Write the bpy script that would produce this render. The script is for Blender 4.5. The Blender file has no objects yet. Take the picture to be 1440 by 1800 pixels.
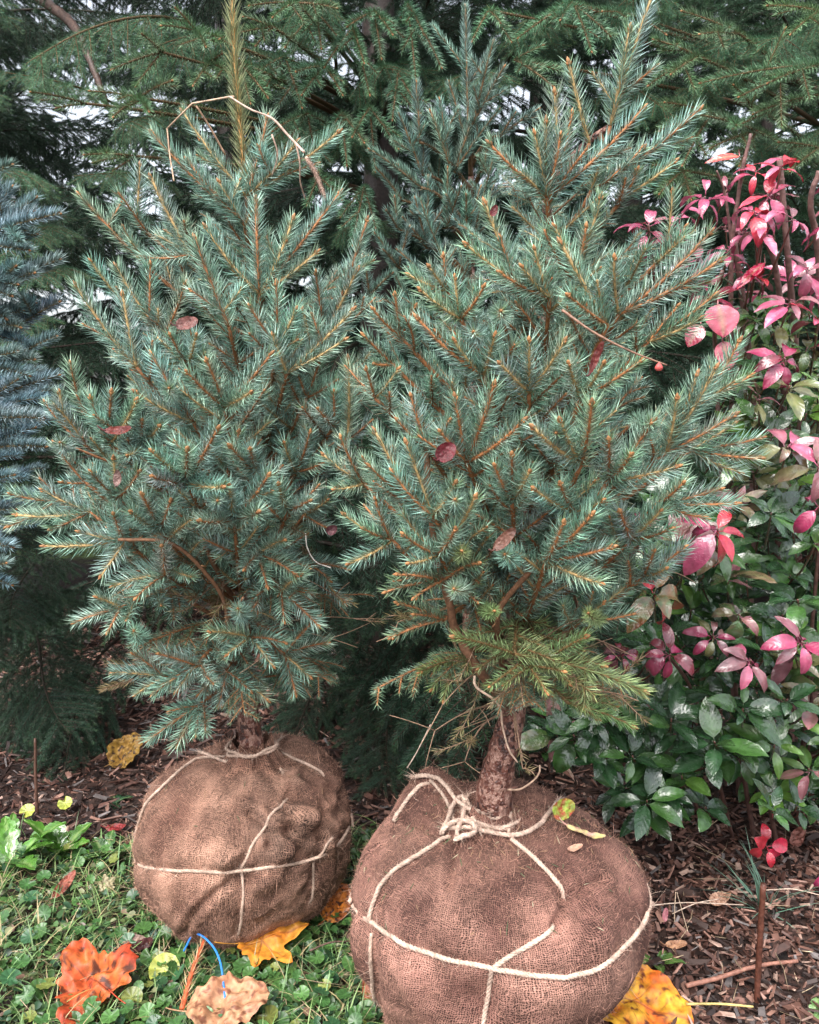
import bpy, math, random
import numpy as np
from mathutils import Vector, Matrix, noise as mnoise
from mathutils.bvhtree import BVHTree

random.seed(7)
rng = np.random.default_rng(11)
R = math.radians
scene = bpy.context.scene
COL = scene.collection

# ------------------------------------------------------------------ camera
CAM_H = 1.0
PITCH = R(8.0)
cd = bpy.data.cameras.new("camera")
cam = bpy.data.objects.new("camera", cd)
COL.objects.link(cam)
cam.location = (0, 0, CAM_H)
cam.rotation_euler = (R(90) - PITCH, 0, 0)
cd.sensor_fit = 'VERTICAL'
cd.sensor_height = 24
cd.lens = 19.2
cd.clip_start = 0.02
cd.clip_end = 500
scene.camera = cam

# ------------------------------------------------------------------ sky, sun, exposure
SUN_EL, SUN_AZ = R(58), R(205)          # high, behind the camera and a little to its left
w = bpy.data.worlds.new("World")
scene.world = w
w.use_nodes = True
nt = w.node_tree
bg = nt.nodes['Background']
sky = nt.nodes.new('ShaderNodeTexSky')
sky.sky_type = 'NISHITA'
sky.sun_disc = False
sky.sun_elevation = SUN_EL
sky.sun_rotation = SUN_AZ
sky.air_density = 1.0
sky.dust_density = 4.0
hs = nt.nodes.new('ShaderNodeHueSaturation')
hs.inputs['Saturation'].default_value = 0.35
nt.links.new(sky.outputs[0], hs.inputs['Color'])
nt.links.new(hs.outputs[0], bg.inputs['Color'])
bg.inputs['Strength'].default_value = 0.15
sd = bpy.data.lights.new("sun", 'SUN')
sd.energy = 0.9
sd.angle = R(45)
sd.color = (1.0, 0.97, 0.93)
sun = bpy.data.objects.new("sun", sd)
COL.objects.link(sun)
sv = Vector((math.sin(SUN_AZ) * math.cos(SUN_EL), math.cos(SUN_AZ) * math.cos(SUN_EL), math.sin(SUN_EL)))
sun.rotation_euler = (-sv).to_track_quat('-Z', 'Y').to_euler()
vs = scene.view_settings
vs.view_transform = 'Standard'
vs.look = 'None'
vs.gamma = 1
vs.exposure = 1.65

# ------------------------------------------------------------------ pixel helpers (a pixel of the photo -> a point at a depth)
def ray(px, py):
    dx, dy = (px - 720) / 1440, (900 - py) / 1440
    return Vector((dx, math.cos(PITCH) + dy * math.sin(PITCH), -math.sin(PITCH) + dy * math.cos(PITCH)))
def at(px, py, Y):
    d = ray(px, py)
    t = Y / d.y
    return Vector((d.x * t, Y, CAM_H + d.z * t))
def gat(px, py, z=0.0):
    d = ray(px, py)
    t = (z - CAM_H) / d.z
    return Vector((d.x * t, d.y * t, z))

# ------------------------------------------------------------------ tagging
def tag(o, label=None, cat=None, group=None, kind=None):
    if label: o["label"] = label
    if cat: o["category"] = cat
    if group: o["group"] = group
    if kind: o["kind"] = kind
    return o
def empty(name, loc, label, cat, group=None):
    o = bpy.data.objects.new(name, None)
    o.empty_display_size = 0.1
    COL.objects.link(o)
    o.location = loc
    return tag(o, label, cat, group)
def link(name, me, parent=None, wloc=True):
    o = bpy.data.objects.new(name, me)
    COL.objects.link(o)
    if parent is not None:
        o.parent = parent
        if wloc:                     # mesh written in world coordinates: undo the parent's offset
            off = Vector((0, 0, 0)); p = parent
            while p is not None:
                off += p.location; p = p.parent
            o.location = -off
    return o

# ------------------------------------------------------------------ mesh accumulator
class Acc:
    def __init__(s): s.v, s.f, s.c, s.u, s.n = [], [], [], [], 0
    def add(s, v, f, c=None, uv=None):
        v = np.asarray(v, float).reshape(-1, 3); f = np.asarray(f, int)
        s.v.append(v); s.f.append(f + s.n); s.n += len(v)
        if c is None: c = np.ones((len(v), 3))
        c = np.asarray(c, float)
        if c.ndim == 1: c = np.tile(c, (len(v), 1))
        s.c.append(c)
        s.u.append(np.zeros((len(v), 2)) if uv is None else np.asarray(uv, float))
    def mesh(s, name, mat, smooth=True):
        me = bpy.data.meshes.new(name)
        v = np.concatenate(s.v)
        ks = sorted({f.shape[1] for f in s.f})
        loops, starts, tot = [], [], 0
        for k in ks:
            fk = np.concatenate([f for f in s.f if f.shape[1] == k])
            loops.append(fk.ravel()); starts.append(tot + np.arange(len(fk)) * k); tot += fk.size
        loops = np.concatenate(loops); starts = np.concatenate(starts)
        me.vertices.add(len(v)); me.vertices.foreach_set("co", v.astype(np.float32).ravel())
        me.loops.add(len(loops)); me.loops.foreach_set("vertex_index", loops.astype(np.int32))
        me.polygons.add(len(starts)); me.polygons.foreach_set("loop_start", starts.astype(np.int32))
        me.polygons.foreach_set("use_smooth", np.full(len(starts), smooth))
        a = me.attributes.new("col", 'FLOAT_COLOR', 'POINT')
        c = np.concatenate(s.c); a.data.foreach_set("color", np.c_[c, np.ones(len(c))].astype(np.float32).ravel())
        uvl = me.uv_layers.new(name="UVMap")
        u = np.concatenate(s.u)
        uvl.data.foreach_set("uv", u[loops].astype(np.float32).ravel())
        me.update(calc_edges=True); me.validate()
        if mat: me.materials.append(mat)
        return me
    def build(s, name, mat, parent=None, smooth=True, wloc=True):
        return link(name, s.mesh(name, mat, smooth), parent, wloc)

def norm(a):
    return a / np.maximum(np.linalg.norm(a, axis=-1, keepdims=True), 1e-9)
def perp(d):
    ref = np.where(np.abs(d[..., 2:3]) < 0.9, np.array([0, 0, 1.0]), np.array([1.0, 0, 0]))
    a = norm(np.cross(d, ref)); return a, np.cross(d, a)

# ------------------------------------------------------------------ curves and tubes
def smooth_path(pts, n=12):
    """Catmull-Rom through the points."""
    P = np.array([list(p) for p in pts], float)
    if len(P) == 2: return P[0] + (P[1] - P[0]) * np.linspace(0, 1, n)[:, None]
    Q = np.vstack([2 * P[0] - P[1], P, 2 * P[-1] - P[-2]])
    out = []
    for i in range(len(P) - 1):
        p0, p1, p2, p3 = Q[i:i + 4]
        for t in np.linspace(0, 1, n, endpoint=False):
            out.append(0.5 * ((2 * p1) + (-p0 + p2) * t + (2 * p0 - 5 * p1 + 4 * p2 - p3) * t * t + (-p0 + 3 * p1 - 3 * p2 + p3) * t ** 3))
    out.append(P[-1]); return np.array(out)
def bez(a, b, c, n=10):
    t = np.linspace(0, 1, n)[:, None]
    a, b, c = (np.array(list(q), float) for q in (a, b, c))
    return a * (1 - t) ** 2 + 2 * b * t * (1 - t) + c * t * t
def frames(P):
    T = norm(np.gradient(P, axis=0))
    n = np.zeros_like(P)
    a, _ = perp(T[0]); n[0] = a
    for i in range(1, len(P)):
        v = n[i - 1] - T[i] * np.dot(n[i - 1], T[i]); n[i] = v / max(np.linalg.norm(v), 1e-9)
    return T, n, np.cross(T, n)
def tube(acc, P, r0, r1=None, sides=6, col=(1, 1, 1), bump=0.0, col1=None, radii=None, bfreq=40):
    P = np.asarray(P, float); k = len(P)
    rad = np.linspace(r0, r0 if r1 is None else r1, k) if radii is None else np.asarray(radii)
    T, n, b = frames(P)
    an = np.linspace(0, 2 * math.pi, sides, endpoint=False)
    off = np.cos(an)[None, :, None] * n[:, None] + np.sin(an)[None, :, None] * b[:, None]
    rr = rad[:, None] * np.ones(sides)[None]
    if bump:
        for i in range(k):
            for j in range(sides):
                q = P[i] + off[i, j] * rad[i]
                rr[i, j] *= 1 + bump * mnoise.noise(Vector(q * bfreq)) + bump * .5 * mnoise.noise(Vector(q * bfreq * 2.7))
    V = P[:, None] + off * rr[..., None]
    V = np.concatenate([V.reshape(-1, 3), P[:1], P[-1:]])
    i = np.arange(k - 1)[:, None]; j = np.arange(sides)[None]; j2 = (j + 1) % sides
    F = np.stack([i * sides + j, i * sides + j2, (i + 1) * sides + j2, (i + 1) * sides + j], -1).reshape(-1, 4)
    j = np.arange(sides); j2 = (j + 1) % sides
    c0 = np.stack([np.full(sides, k * sides), j2, j], -1)
    c1 = np.stack([np.full(sides, k * sides + 1), (k - 1) * sides + j, (k - 1) * sides + j2], -1)
    L = np.r_[0, np.cumsum(np.linalg.norm(np.diff(P, axis=0), axis=1))]
    uv = np.stack([np.tile(an / (2 * math.pi), k), np.repeat(L, sides)], -1); uv = np.vstack([uv, [[0, 0], [0, L[-1]]]])
    c = np.asarray(col, float)
    if col1 is not None:
        t = np.linspace(0, 1, k)[:, None, None]
        C = (c * (1 - t) + np.asarray(col1) * t) * np.ones((k, sides, 3)); C = np.vstack([C.reshape(-1, 3), [c, col1]])
    else: C = c
    n0 = acc.n
    acc.add(V, F, C, uv)
    acc.f.append(c0 + n0); acc.f.append(c1 + n0)

def blob(acc, c, ax, r, l, col, sides=6, rings=5):
    """small pointed bud along the axis ax"""
    t = np.linspace(0, 1, rings)
    rad = r * np.array([0.55, 1.0, .95, .6, .08]) if rings == 5 else r * np.sin(np.pi * (t * .9 + .05))
    tube(acc, np.array(list(c)) + np.array(list(ax)) * (t * l)[:, None], 0, sides=sides, col=col, radii=rad)

# ------------------------------------------------------------------ needles
def needles(acc, pos, d, bend, L, r, col, light, mid=True, foot=None):
    """pos,d,bend (N,3); L,r (N); col,light (N,3). Each needle is a three-sided, slightly bent, pointed prism."""
    N = len(pos)
    a, b = perp(d)
    th = rng.uniform(0, 6.283, N)[:, None]
    a, b = a * np.cos(th) + b * np.sin(th), -a * np.sin(th) + b * np.cos(th)
    ang = np.array([0, 2.094, 4.189])
    off = (np.cos(ang)[None, :, None] * a[:, None] + np.sin(ang)[None, :, None] * b[:, None]) * r[:, None, None]
    base = pos[:, None] + off * 0.8
    tip = pos + d * L[:, None] + bend * L[:, None]
    if mid:
        m = (pos + d * (L * .38)[:, None] + bend * (L * .12)[:, None])[:, None] + off
        V = np.concatenate([base, m, tip[:, None]], 1)           # 7
        f = np.array([[0, 1, 4], [0, 4, 3], [1, 2, 5], [1, 5, 4], [2, 0, 3], [2, 3, 5], [3, 4, 6], [4, 5, 6], [5, 3, 6]])
        k = 7
    else:
        V = np.concatenate([base, tip[:, None]], 1); k = 4
        f = np.array([[0, 1, 3], [1, 2, 3], [2, 0, 3]])
    F = (np.arange(N)[:, None, None] * k + f[None]).reshape(-1, 3)
    C = np.repeat(col[:, None], k, 1).copy()
    C[:, 0] = light                                              # pale wax line along one edge
    if mid: C[:, 3] = light; C[:, 6] = col * .6 + light * .4
    if foot is not None: C[:, 0:3] = C[:, 0:3] * .45 + foot * .55
    acc.add(V.reshape(-1, 3), F, C.reshape(-1, 3))

SP = {
 'hero': dict(c=(.092, .210, .156), l=(.60, .84, .72), y=(.22, .32, .13), wood=(.34, .15, .065), L=.0242, r=.00078, dens=1900, up=.2, open=62, mid=True, part=1),
 'hero2': dict(c=(.092, .215, .152), l=(.60, .84, .70), y=(.22, .34, .13), wood=(.38, .16, .065), L=.0230, r=.00072, dens=1850, up=.15, open=62, mid=True, part=1),
 'green': dict(c=(.105, .18, .07), l=(.44, .56, .26), y=(.26, .32, .08), wood=(.20, .12, .05), L=.0185, r=.0007, dens=1500, up=.05, open=58, mid=True, part=0),
 'lead': dict(c=(.15, .21, .11), l=(.45, .46, .26), y=(.36, .32, .13), wood=(.42, .24, .09), L=.023, r=.0009, dens=1000, up=.05, open=48, mid=True, part=0),
 'fir': dict(c=(.11, .20, .205), l=(.56, .74, .80), y=(.13, .21, .14), wood=(.22, .17, .09), L=.023, r=.0010, dens=2100, up=.85, open=66, mid=True, part=0),
 'fir2': dict(c=(.080, .175, .130), l=(.42, .62, .54), y=(.12, .2, .11), wood=(.20, .12, .06), L=.020, r=.0009, dens=1800, up=.2, open=56, mid=True, part=1),
 'bough': dict(c=(.055, .150, .076), l=(.30, .52, .34), y=(.14, .26, .08), wood=(.15, .09, .045), L=.022, r=.0008, dens=1300, up=.1, open=62, mid=True, part=0),
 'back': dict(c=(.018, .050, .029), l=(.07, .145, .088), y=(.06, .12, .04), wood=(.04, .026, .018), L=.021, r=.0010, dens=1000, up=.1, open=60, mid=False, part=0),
}
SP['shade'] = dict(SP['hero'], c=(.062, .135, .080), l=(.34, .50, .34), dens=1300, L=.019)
SP['brown'] = dict(c=(.13, .12, .05), l=(.36, .28, .14), y=(.25, .2, .1), wood=(.2, .12, .07), L=.015, r=.0006, dens=1200, up=.0, open=50, mid=True, part=0)
def shoot(an, aw, P, st, r0=.0028, r1=.0016, dens=1.0, Ls=1.0, bare=0.0, tip=True, old=0.0):
    """one twig: wood tube on path P with needles in a spiral round it"""
    s = SP[st]
    P = np.asarray(P, float)
    seg = np.r_[0, np.cumsum(np.linalg.norm(np.diff(P, axis=0), axis=1))]
    tot = seg[-1]
    wc = np.array(s['wood']) * rng.uniform(.7, 1.15)
    if st in ('hero', 'hero2') and rng.random() < .4: wc = np.array((.46, .31, .14)) * rng.uniform(.7, 1.1)
    if old: wc = wc * (1 - .45 * old)
    if aw is not None: tube(aw, P, r0, r1, 5 if s['mid'] else 4, wc, col1=wc * 1.15)
    n = max(4, int(tot * s['dens'] * dens))
    q = np.sort(rng.uniform(bare, 1, n)) * tot
    pos = np.stack([np.interp(q, seg, P[:, k]) for k in range(3)], 1)
    T = norm(np.gradient(P, axis=0)); T = np.stack([np.interp(q, seg, T[:, k]) for k in range(3)], 1); T = norm(T)
    t = q / tot
    a, b = perp(T)
    ph = np.arange(n) * 2.39996 + rng.normal(0, .12, n)
    rad = np.cos(ph)[:, None] * a + np.sin(ph)[:, None] * b
    op = np.radians(s['open'] - 26 * t ** 3 + rng.normal(0, 4.5, n))
    if st.startswith('fir') or s['up'] > 0:                       # needles combed upward
        rad = norm(rad + np.array([0, 0, s['up']]) * (1 - np.abs(T[:, 2:3])))
    if s['part']:                                                 # needles part along the outer face and bare the twig there
        keep = (rad[:, 1] > -.6) | (rng.uniform(0, 1, n) < .55)
        pos, T, t, rad, op = pos[keep], T[keep], t[keep], rad[keep], op[keep]; n = len(pos)
    d = norm(T * np.cos(op)[:, None] + rad * np.sin(op)[:, None])
    bend = T * .16 + np.array([0, 0, .06]) + rng.normal(0, .04, (n, 3))
    rr = np.interp(t, [0, 1], [r0, r1])
    L = s['L'] * Ls * rng.uniform(.86, 1.1, n) * np.interp(t, [0, .08, .85, 1], [.75, 1, 1, .8])
    L *= np.where(rad[:, 2] < -.3, .85, 1)
    v = rng.uniform(.35, 1.35, n)[:, None] * rng.uniform(.85, 1.15)
    hue = 1 + rng.normal(0, .045, 3) * [1.6, 1, 1.2]; Ls_ = rng.uniform(.86, 1.1)
    L = L * Ls_
    c = np.array(s['c']) * v * hue; y = np.array(s['y'])
    wy = (np.clip((t - .86) / .14, 0, 1) * .5 * (tip) + rng.uniform(0, .15, n))[:, None]
    c = c * (1 - wy) + y * wy
    if old:
        br = rng.uniform(0, 1, n)[:, None] < .12 * old
        c = np.where(br, np.array([.22, .12, .05]), c * .85)
    lt = np.array(s['l']) * hue * v * rng.uniform(.55, 1.15, n)[:, None]
    needles(an, pos + rad * rr[:, None] * .8, d, bend, L, np.full(n, s['r']), c, lt, s['mid'], wc * 1.1 if s['mid'] else None)

BUDS = []
def buds(ab, p, d, col=(.36, .17, .07), n=3, s=1.0, main=False):
    """resting buds; the large one at a shoot's tip becomes an object of its own"""
    d = np.array(list(d), float); d = d / max(np.linalg.norm(d), 1e-6)
    a, b = perp(d)
    if main: BUDS.append((np.array(list(p)), d, s))
    else: blob(ab, p, d, .0022 * s, .007 * s, np.array(col) * rng.uniform(.8, 1.2))
    for k in range(n - 1):
        th = rng.uniform(0, 6.28); e = d * .75 + (a * math.cos(th) + b * math.sin(th)) * .65
        blob(ab, np.array(list(p)) - d * .002, e, .0019 * s, .0055 * s, np.array(col) * rng.uniform(.7, 1.2))
def flush_buds(br):
    for p, d, s in BUDS:
        a = Acc(); blob(a, p, d, .0025 * s, .0085 * s, np.array((.34, .17, .075)) * rng.uniform(.6, 1.2), 7)
        a.build('bud', M_bud, br)
    BUDS.clear()

# ------------------------------------------------------------------ materials
def new_mat(name):
    m = bpy.data.materials.new(name); m.use_nodes = True
    return m, m.node_tree, m.node_tree.nodes['Principled BSDF']
def N(nt, t, **kw):
    n = nt.nodes.new(t)
    for k, v in kw.items():
        if k in n.inputs.keys() if hasattr(n.inputs, 'keys') else False: n.inputs[k].default_value = v
        else: setattr(n, k, v)
    return n
def attr_mat(name, rough=.5, spec=.5, noise_amt=0.0, nscale=60, bump=0.0, bscale=300, trans=0.0, coat=0.0, dist=.0006):
    m, nt, p = new_mat(name)
    a = nt.nodes.new('ShaderNodeAttribute'); a.attribute_name = 'col'
    out = a.outputs['Color']
    tc = nt.nodes.new('ShaderNodeTexCoord')
    if noise_amt:
        n = nt.nodes.new('ShaderNodeTexNoise'); n.inputs['Scale'].default_value = nscale; n.inputs['Detail'].default_value = 5
        nt.links.new(tc.outputs['Object'], n.inputs['Vector'])
        mr = nt.nodes.new('ShaderNodeMapRange'); mr.inputs[1].default_value = .3; mr.inputs[2].default_value = .7
        mr.inputs[3].default_value = 1 - noise_amt; mr.inputs[4].default_value = 1 + noise_amt
        nt.links.new(n.outputs['Fac'], mr.inputs[0])
        mx = nt.nodes.new('ShaderNodeVectorMath'); mx.operation = 'SCALE'
        nt.links.new(out, mx.inputs[0]); nt.links.new(mr.outputs[0], mx.inputs['Scale']); out = mx.outputs[0]
    nt.links.new(out, p.inputs['Base Color'])
    p.inputs['Roughness'].default_value = rough
    p.inputs['Specular IOR Level'].default_value = spec
    p.inputs['Coat Weight'].default_value = coat
    p.inputs['Coat Roughness'].default_value = .12
    if bump:
        n = nt.nodes.new('ShaderNodeTexNoise'); n.inputs['Scale'].default_value = bscale; n.inputs['Detail'].default_value = 4
        nt.links.new(tc.outputs['Object'], n.inputs['Vector'])
        b = nt.nodes.new('ShaderNodeBump'); b.inputs['Strength'].default_value = bump; b.inputs['Distance'].default_value = dist
        nt.links.new(n.outputs['Fac'], b.inputs['Height']); nt.links.new(b.outputs[0], p.inputs['Normal'])
    if trans:
        tr = nt.nodes.new('ShaderNodeBsdfTranslucent'); nt.links.new(out, tr.inputs['Color'])
        ms = nt.nodes.new('ShaderNodeMixShader'); ms.inputs[0].default_value = trans
        nt.links.new(p.outputs[0], ms.inputs[1]); nt.links.new(tr.outputs[0], ms.inputs[2])
        nt.links.new(ms.outputs[0], nt.nodes['Material Output'].inputs['Surface'])
    return m
M_needle = attr_mat('needle', .42, .45)
M_needle_back = attr_mat('needle_back', .5, .4)
M_twig = attr_mat('twig', .6, .3, .35, 220, .8, 500)
M_bud = attr_mat('bud', .55, .3, .3, 700)
M_fibre = attr_mat('fibre', .8, .2)
M_rope = attr_mat('rope', .85, .15, .3, 350, .8, 900, dist=.0008)
M_chip = attr_mat('chip', .55, .4, .3, 90, .6, 200)
M_cover = attr_mat('cover_leaf', .32, .5, .2, 60, .5, 150, trans=.12)
M_grass = attr_mat('grass', .45, .4, trans=.15)
M_stick = attr_mat('stick', .5, .4, .4, 90, .9, 160, dist=.002)

def bark_mat():
    m, nt, p = new_mat('bark')
    tc = nt.nodes.new('ShaderNodeTexCoord'); mp = nt.nodes.new('ShaderNodeMapping'); mp.inputs['Scale'].default_value = (1, 1, .75)
    nt.links.new(tc.outputs['Object'], mp.inputs[0])
    vo = nt.nodes.new('ShaderNodeTexVoronoi'); vo.inputs['Scale'].default_value = 190; vo.feature = 'F1'
    v2 = nt.nodes.new('ShaderNodeTexVoronoi'); v2.inputs['Scale'].default_value = 230; v2.feature = 'DISTANCE_TO_EDGE'
    no = nt.nodes.new('ShaderNodeTexNoise'); no.inputs['Scale'].default_value = 45; no.inputs['Detail'].default_value = 8
    for x in (vo, v2, no): nt.links.new(mp.outputs[0], x.inputs['Vector'])
    cr = nt.nodes.new('ShaderNodeValToRGB')
    e = cr.color_ramp.elements
    e[0].position = .28; e[0].color = (.032, .012, .009, 1)
    e[1].position = .72; e[1].color = (.30, .17, .13, 1)
    x = e.new(.5); x.color = (.13, .045, .03, 1)
    mixf = nt.nodes.new('ShaderNodeMath'); mixf.operation = 'MULTIPLY_ADD'; mixf.inputs[1].default_value = .45; 
    sep = nt.nodes.new('ShaderNodeSeparateColor'); nt.links.new(vo.outputs['Color'], sep.inputs[0])
    nt.links.new(sep.outputs[0], mixf.inputs[0])
    sb = nt.nodes.new('ShaderNodeMath'); sb.operation = 'SUBTRACT'; sb.inputs[1].default_value = .22
    nt.links.new(no.outputs['Fac'], sb.inputs[0]); nt.links.new(sb.outputs[0], mixf.inputs[2])
    nt.links.new(mixf.outputs[0], cr.inputs[0]); nt.links.new(cr.outputs[0], p.inputs['Base Color'])
    b = nt.nodes.new('ShaderNodeBump'); b.inputs['Strength'].default_value = .9; b.inputs['Distance'].default_value = .0025
    ad = nt.nodes.new('ShaderNodeMath'); ad.operation = 'MULTIPLY_ADD'; ad.inputs[1].default_value = 1.6
    nt.links.new(v2.outputs['Distance'], ad.inputs[0]); nt.links.new(mixf.outputs[0], ad.inputs[2])
    nt.links.new(ad.outputs[0], b.inputs['Height']); nt.links.new(b.outputs[0], p.inputs['Normal'])
    p.inputs['Roughness'].default_value = .45
    return m
M_bark = bark_mat()

def burlap_mat(name, c_dark, c_mid, c_pale, pitch):
    m, nt, p = new_mat(name)
    L = nt.links.new
    uv = nt.nodes.new('ShaderNodeTexCoord')
    n1 = nt.nodes.new('ShaderNodeTexNoise'); n1.inputs['Scale'].default_value = 9; n1.inputs['Detail'].default_value = 3
    L(uv.outputs['UV'], n1.inputs['Vector'])
    n2 = nt.nodes.new('ShaderNodeTexNoise'); n2.inputs['Scale'].default_value = 140; n2.inputs['Detail'].default_value = 2
    L(uv.outputs['UV'], n2.inputs['Vector'])
    s1 = nt.nodes.new('ShaderNodeVectorMath'); s1.operation = 'SCALE'; s1.inputs['Scale'].default_value = .04
    L(n1.outputs['Color'], s1.inputs[0])
    s2 = nt.nodes.new('ShaderNodeVectorMath'); s2.operation = 'SCALE'; s2.inputs['Scale'].default_value = .0060
    L(n2.outputs['Color'], s2.inputs[0])
    a1 = nt.nodes.new('ShaderNodeVectorMath'); L(uv.outputs['UV'], a1.inputs[0]); L(s1.outputs[0], a1.inputs[1])
    a2 = nt.nodes.new('ShaderNodeVectorMath'); L(a1.outputs[0], a2.inputs[0]); L(s2.outputs[0], a2.inputs[1])
    sp = nt.nodes.new('ShaderNodeSeparateXYZ'); L(a2.outputs[0], sp.inputs[0])
    def absin(sock, f):
        mu = nt.nodes.new('ShaderNodeMath'); mu.operation = 'MULTIPLY'; mu.inputs[1].default_value = math.pi / f; L(sock, mu.inputs[0])
        si = nt.nodes.new('ShaderNodeMath'); si.operation = 'SINE'; L(mu.outputs[0], si.inputs[0])
        ab = nt.nodes.new('ShaderNodeMath'); ab.operation = 'ABSOLUTE'; L(si.outputs[0], ab.inputs[0])
        return ab.outputs[0]
    u = absin(sp.outputs[0], pitch); v = absin(sp.outputs[1], pitch * .82)
    iu = nt.nodes.new('ShaderNodeMath'); iu.operation = 'SUBTRACT'; iu.inputs[0].default_value = 1; L(u, iu.inputs[1])
    iv = nt.nodes.new('ShaderNodeMath'); iv.operation = 'SUBTRACT'; iv.inputs[0].default_value = 1; L(v, iv.inputs[1])
    mul = nt.nodes.new('ShaderNodeMath'); mul.operation = 'MULTIPLY'; L(iu.outputs[0], mul.inputs[0]); L(iv.outputs[0], mul.inputs[1])
    sq = nt.nodes.new('ShaderNodeMath'); sq.operation = 'POWER'; sq.inputs[1].default_value = .75; L(mul.outputs[0], sq.inputs[0])
    pz = nt.nodes.new('ShaderNodeMath'); pz.operation = 'SUBTRACT'; pz.inputs[0].default_value = 1; L(sq.outputs[0], pz.inputs[1])
    st = []
    for sc_ in ((420, 60, 1), (60, 420, 1)):                      # fibre streaks along both thread directions
        mp = nt.nodes.new('ShaderNodeMapping'); mp.inputs['Scale'].default_value = sc_; L(a2.outputs[0], mp.inputs[0])
        ns = nt.nodes.new('ShaderNodeTexNoise'); ns.inputs['Scale'].default_value = 1; ns.inputs['Detail'].default_value = 3; L(mp.outputs[0], ns.inputs['Vector']); st.append(ns.outputs['Fac'])
    sa = nt.nodes.new('ShaderNodeMath'); sa.operation = 'MAXIMUM'; L(st[0], sa.inputs[0]); L(st[1], sa.inputs[1])
    pw = nt.nodes.new('ShaderNodeMath'); pw.operation = 'MULTIPLY_ADD'; pw.inputs[1].default_value = 1.7; L(sa.outputs[0], pw.inputs[0])
    pq = nt.nodes.new('ShaderNodeMath'); pq.operation = 'SUBTRACT'; pq.inputs[1].default_value = 1.05; L(pz.outputs[0], pq.inputs[0]); L(pq.outputs[0], pw.inputs[2])
    # colour: soaked dark areas, thread colour, single pale threads
    n3 = nt.nodes.new('ShaderNodeTexNoise'); n3.inputs['Scale'].default_value = 11; n3.inputs['Detail'].default_value = 6
    L(uv.outputs['Object'], n3.inputs['Vector'])
    n4 = nt.nodes.new('ShaderNodeTexNoise'); n4.inputs['Scale'].default_value = 900; n4.inputs['Detail'].default_value = 2
    L(uv.outputs['Object'], n4.inputs['Vector'])
    cr = nt.nodes.new('ShaderNodeValToRGB'); e = cr.color_ramp.elements
    e[0].position = .36; e[0].color = (*c_mid, 1); e[1].position = .66; e[1].color = (*c_pale, 1)  # noise varies the cloth's own tone from mid to pale
    ad = nt.nodes.new('ShaderNodeMath'); ad.operation = 'MULTIPLY_ADD'; ad.inputs[1].default_value = .45
    L(n4.outputs['Fac'], ad.inputs[0])
    sb = nt.nodes.new('ShaderNodeMath'); sb.operation = 'SUBTRACT'; sb.inputs[1].default_value = .22; L(n3.outputs['Fac'], sb.inputs[0]); L(sb.outputs[0], ad.inputs[2])
    L(ad.outputs[0], cr.inputs[0])
    mx = nt.nodes.new('ShaderNodeMix'); mx.data_type = 'RGBA'
    mr = nt.nodes.new('ShaderNodeMapRange'); mr.inputs[1].default_value = .42; mr.inputs[2].default_value = 1.12
    wn = nt.nodes.new('ShaderNodeTexNoise'); wn.inputs['Scale'].default_value = 16; L(uv.outputs['UV'], wn.inputs['Vector'])
    wa = nt.nodes.new('ShaderNodeMath'); wa.operation = 'MULTIPLY_ADD'; wa.inputs[1].default_value = 1.3; wa.inputs[2].default_value = -.55; L(wn.outputs['Fac'], wa.inputs[0])
    wb = nt.nodes.new('ShaderNodeMath'); wb.operation = 'MAXIMUM'; wb.inputs[1].default_value = 0; L(wa.outputs[0], wb.inputs[0])
    wc_ = nt.nodes.new('ShaderNodeMath'); L(wb.outputs[0], wc_.inputs[0]); L(pw.outputs[0], wc_.inputs[1]); L(wc_.outputs[0], mr.inputs[0])
    L(mr.outputs[0], mx.inputs[0]); mx.inputs[6].default_value = (*c_dark, 1); L(cr.outputs[0], mx.inputs[7])
    at_ = nt.nodes.new('ShaderNodeAttribute'); at_.attribute_name = 'col'
    vm = nt.nodes.new('ShaderNodeVectorMath'); vm.operation = 'MULTIPLY'; L(mx.outputs[2], vm.inputs[0]); L(at_.outputs['Color'], vm.inputs[1])
    L(vm.outputs[0], p.inputs['Base Color'])
    b = nt.nodes.new('ShaderNodeBump'); b.inputs['Strength'].default_value = 1; b.inputs['Distance'].default_value = .0013
    ah = nt.nodes.new('ShaderNodeMath'); ah.operation = 'MULTIPLY_ADD'; ah.inputs[1].default_value = .5; L(n4.outputs['Fac'], ah.inputs[0]); L(pw.outputs[0], ah.inputs[2])
    L(ah.outputs[0], b.inputs['Height']); L(b.outputs[0], p.inputs['Normal'])
    p.inputs['Roughness'].default_value = .85; p.inputs['Specular IOR Level'].default_value = .25
    return m
M_burlap1 = burlap_mat('burlap_tan', (.026, .012, .008), (.185, .090, .064), (.48, .275, .195), .0033)
M_burlap2 = burlap_mat('burlap_brown', (.024, .011, .008), (.165, .076, .060), (.47, .25, .19), .0031)

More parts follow.
